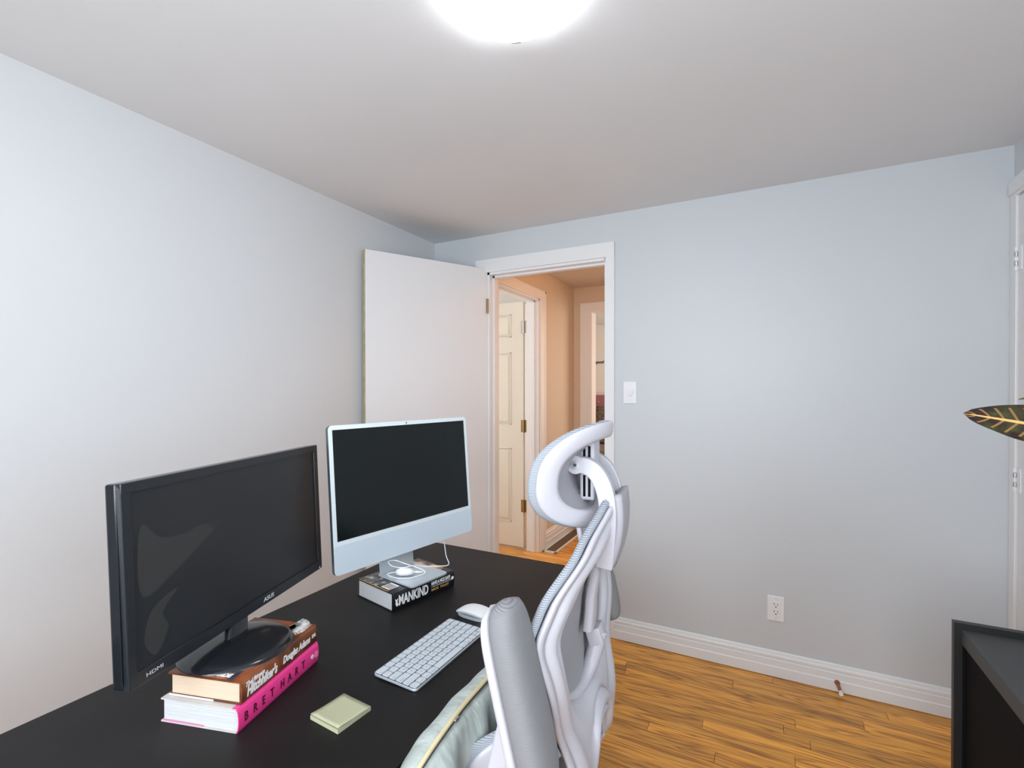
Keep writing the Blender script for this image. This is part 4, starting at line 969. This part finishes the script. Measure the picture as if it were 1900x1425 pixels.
# ------------------------------------------------------------------ croton plant on the side desk
pt = thing('potted_croton', 'croton plant with dark gold-veined leaves at the right edge', 'plant', (.665, 1.17, .7445))
bm = new(); lathe(bm, [(0, 0), (.055, 0), (.062, .01), (.078, .12), (.082, .135), (.076, .135), (.072, .125), (0, .12)], seg=40); obj('pot', bm, M_POT, pt, smooth=True, angle=40)
bm = new(); cyl(bm, (0, 0, .119), .071, .006, seg=32); obj('soil', bm, M_SOIL, pt)
stem_pts = spline([(0, 0, .12), (-.008, .004, .28), (-.02, .01, .42), (-.015, .012, .58), (-.02, .015, .68)], 6)
bm = new(); tube(bm, stem_pts, lambda t: .006-.003*t, 10); obj('stem', bm, M_STEM, pt, smooth=True)
def leaf(base, tip, nrm, width, droop=.0):
    B = Vector(base); Tt = Vector(tip); ax = Tt-B; L3 = ax.length; ax.normalize(); nr = Vector(nrm); nr = (nr-ax*nr.dot(ax)).normalized(); sd_ = nr.cross(ax)
    bm = new(); uvl = bm.loops.layers.uv.new('leaf'); nu, nv = 21, 9; vv = []
    for i in range(nu):
        t = i/(nu-1); w_ = width/2*(math.sin(PI*min(1, t**.80))**.62 if 0 < t < 1 else 0) * (1 if t < .5 else (1-.10*(t-.5)))
        row = []
        for j in range(nv):
            s_ = -1+2*j/(nv-1)
            p = B + ax*(L3*t) + sd_*(s_*w_) + nr*(.10*w_*s_*s_*1.6 - droop*t*t + .0012*math.sin(t*26)*abs(s_))
            row.append((bm.verts.new(p), s_, t))
        vv.append(row)
    for i in range(nu-1):
        for j in range(nv-1):
            q = (vv[i][j], vv[i+1][j], vv[i+1][j+1], vv[i][j+1]); f = bm.faces.new([a[0] for a in q])
            for lp_, a in zip(f.loops, q): lp_[uvl].uv = (a[1], a[2])
    o = obj('leaf', bm, M_LEAF, pt, smooth=True); return o
def LW(x, y, z): return (x-.665, y-1.17, z-.7445)
leaf(LW(.545, 1.21, 1.262), LW(.329, 1.20, 1.303), (-.40, -.90, .22), .074)
leaf(LW(.60, 1.17, 1.36), LW(.405, 1.20, 1.329), (-.2, -.3, 1), .055)
leaf(LW(.60, 1.16, 1.16), LW(.409, 1.19, 1.188), (-.2, -.5, .8), .05)
leaf(LW(.66, 1.15, 1.30), LW(.70, .99, 1.37), (0, .3, 1), .06, .03)
leaf(LW(.68, 1.21, 1.34), LW(.76, 1.36, 1.40), (0, -.4, 1), .06, .03)
leaf(LW(.67, 1.19, 1.20), LW(.80, 1.15, 1.26), (-.4, 0, 1), .055, .02)
leaf(LW(.65, 1.14, 1.16), LW(.56, .99, 1.12), (.2, .4, 1), .055, .02)
leaf(LW(.645, 1.19, 1.41), LW(.63, 1.14, 1.56), (0, -1, .3), .05, .02)
bm = new()
for a, b in ((LW(.545, 1.21, 1.262), stem_pts[19]), (LW(.60, 1.17, 1.36), stem_pts[-3]), (LW(.60, 1.16, 1.16), stem_pts[14]), (LW(.66, 1.15, 1.30), stem_pts[20]), (LW(.68, 1.21, 1.34), stem_pts[22]), (LW(.67, 1.19, 1.20), stem_pts[15]), (LW(.65, 1.14, 1.16), stem_pts[13]), (LW(.645, 1.19, 1.41), stem_pts[-1])):
    tube(bm, [a, Vector(a).lerp(Vector(b), .5)+Vector((0, 0, -.01)), b], .0018, 6)
obj('leaf_stalk', bm, M_STEM, pt, smooth=True)

# ------------------------------------------------------------------ bedroom things
bd = thing('bed', 'bed with a dusty pink tufted headboard in the far bedroom', 'bed', (-2.15, 6.15, HZ))
bm = new(); box2(bm, (-.72, .70, 0), (.72, .80, 1.22), .02); hbo = obj('headboard', bm, M_HEADB, bd, smooth=True, angle=40)
for i in range(7):
    for j in range(2):
        bm = new(); bmesh.ops.create_uvsphere(bm, u_segments=10, v_segments=6, radius=.014, matrix=Matrix.Translation((-.60+.2*i, .695, 1.12-.16*j))); obj('button', bm, M_METAL, hbo, smooth=True)
bm = new(); box2(bm, (-.70, -.75, .12), (.70, .70, .30), .01); obj('bed_frame', bm, M_HEADB, bd)
bm = new(); box2(bm, (-.69, -.74, .30), (.69, .69, .55), .05); obj('mattress', bm, M_BED, bd, smooth=True, angle=40)
for sx in (-.62, .62):
    for y in (-.68, .62):
        bm = new(); cyl(bm, (sx, y, .06), .03, .12); obj('leg', bm, M_DARKMETAL, bd)
for i, px in enumerate((-.33, .33)):
    pw = thing('fur_pillow', ['shaggy brown fur pillow leaning on the pink headboard', 'second fur pillow beside it on the far bed'][i], 'pillow', (-2.15+px, 6.62, HZ+.56), group='fur pillows on the far bed')
    bm = new()
    def pf_(u, v, s):
        a, b = 2*u-1, 2*v-1; t = max((1-a**4)*(1-b**4), 0)**.45
        return (a*.31, s*.13*t + .10*b, .25+b*.25 + .004*math.sin(40*a+30*b))
    grid(bm, lambda u, v: pf_(u, v, 1), 25, 21); grid(bm, lambda u, v: pf_(u, v, -1), 25, 21); bmesh.ops.remove_doubles(bm, verts=bm.verts, dist=.001)
    obj('cover', bm, M_FUR, pw, smooth=True)
th_ = thing('fur_throw', 'brown fur throw draped over the foot of the far bed', 'blanket', (-2.15, 5.40, HZ))
def thr(u, v):
    x = -.74+1.48*u; d_ = v*1.35
    if d_ < .75: return (x, .75-d_, .575+.01*math.sin(18*x+9*d_))
    return (x, -.03-.012*math.sin(22*x), .575-(d_-.75)*.82)
bm = new(); grid(bm, thr, 41, 31); o = obj('fabric', bm, M_FUR, th_, smooth=True); mod(o, 'SOLIDIFY', thickness=.02, offset=1)
sg_ = thing('wall_lettering', 'small dark script lettering on the cream bedroom wall', 'sign', (-2.32, 7.0, 1.75))
text('lettering', 'be good', .062, mat('dark_brown_lettering', (.05, .025, .012), .6), sg_, frame((0, -.004, 0), (1, 0, 0), (0, 0, 1)), depth=.004, bold=.001, shear=.2)
print('planks', n1, n2)
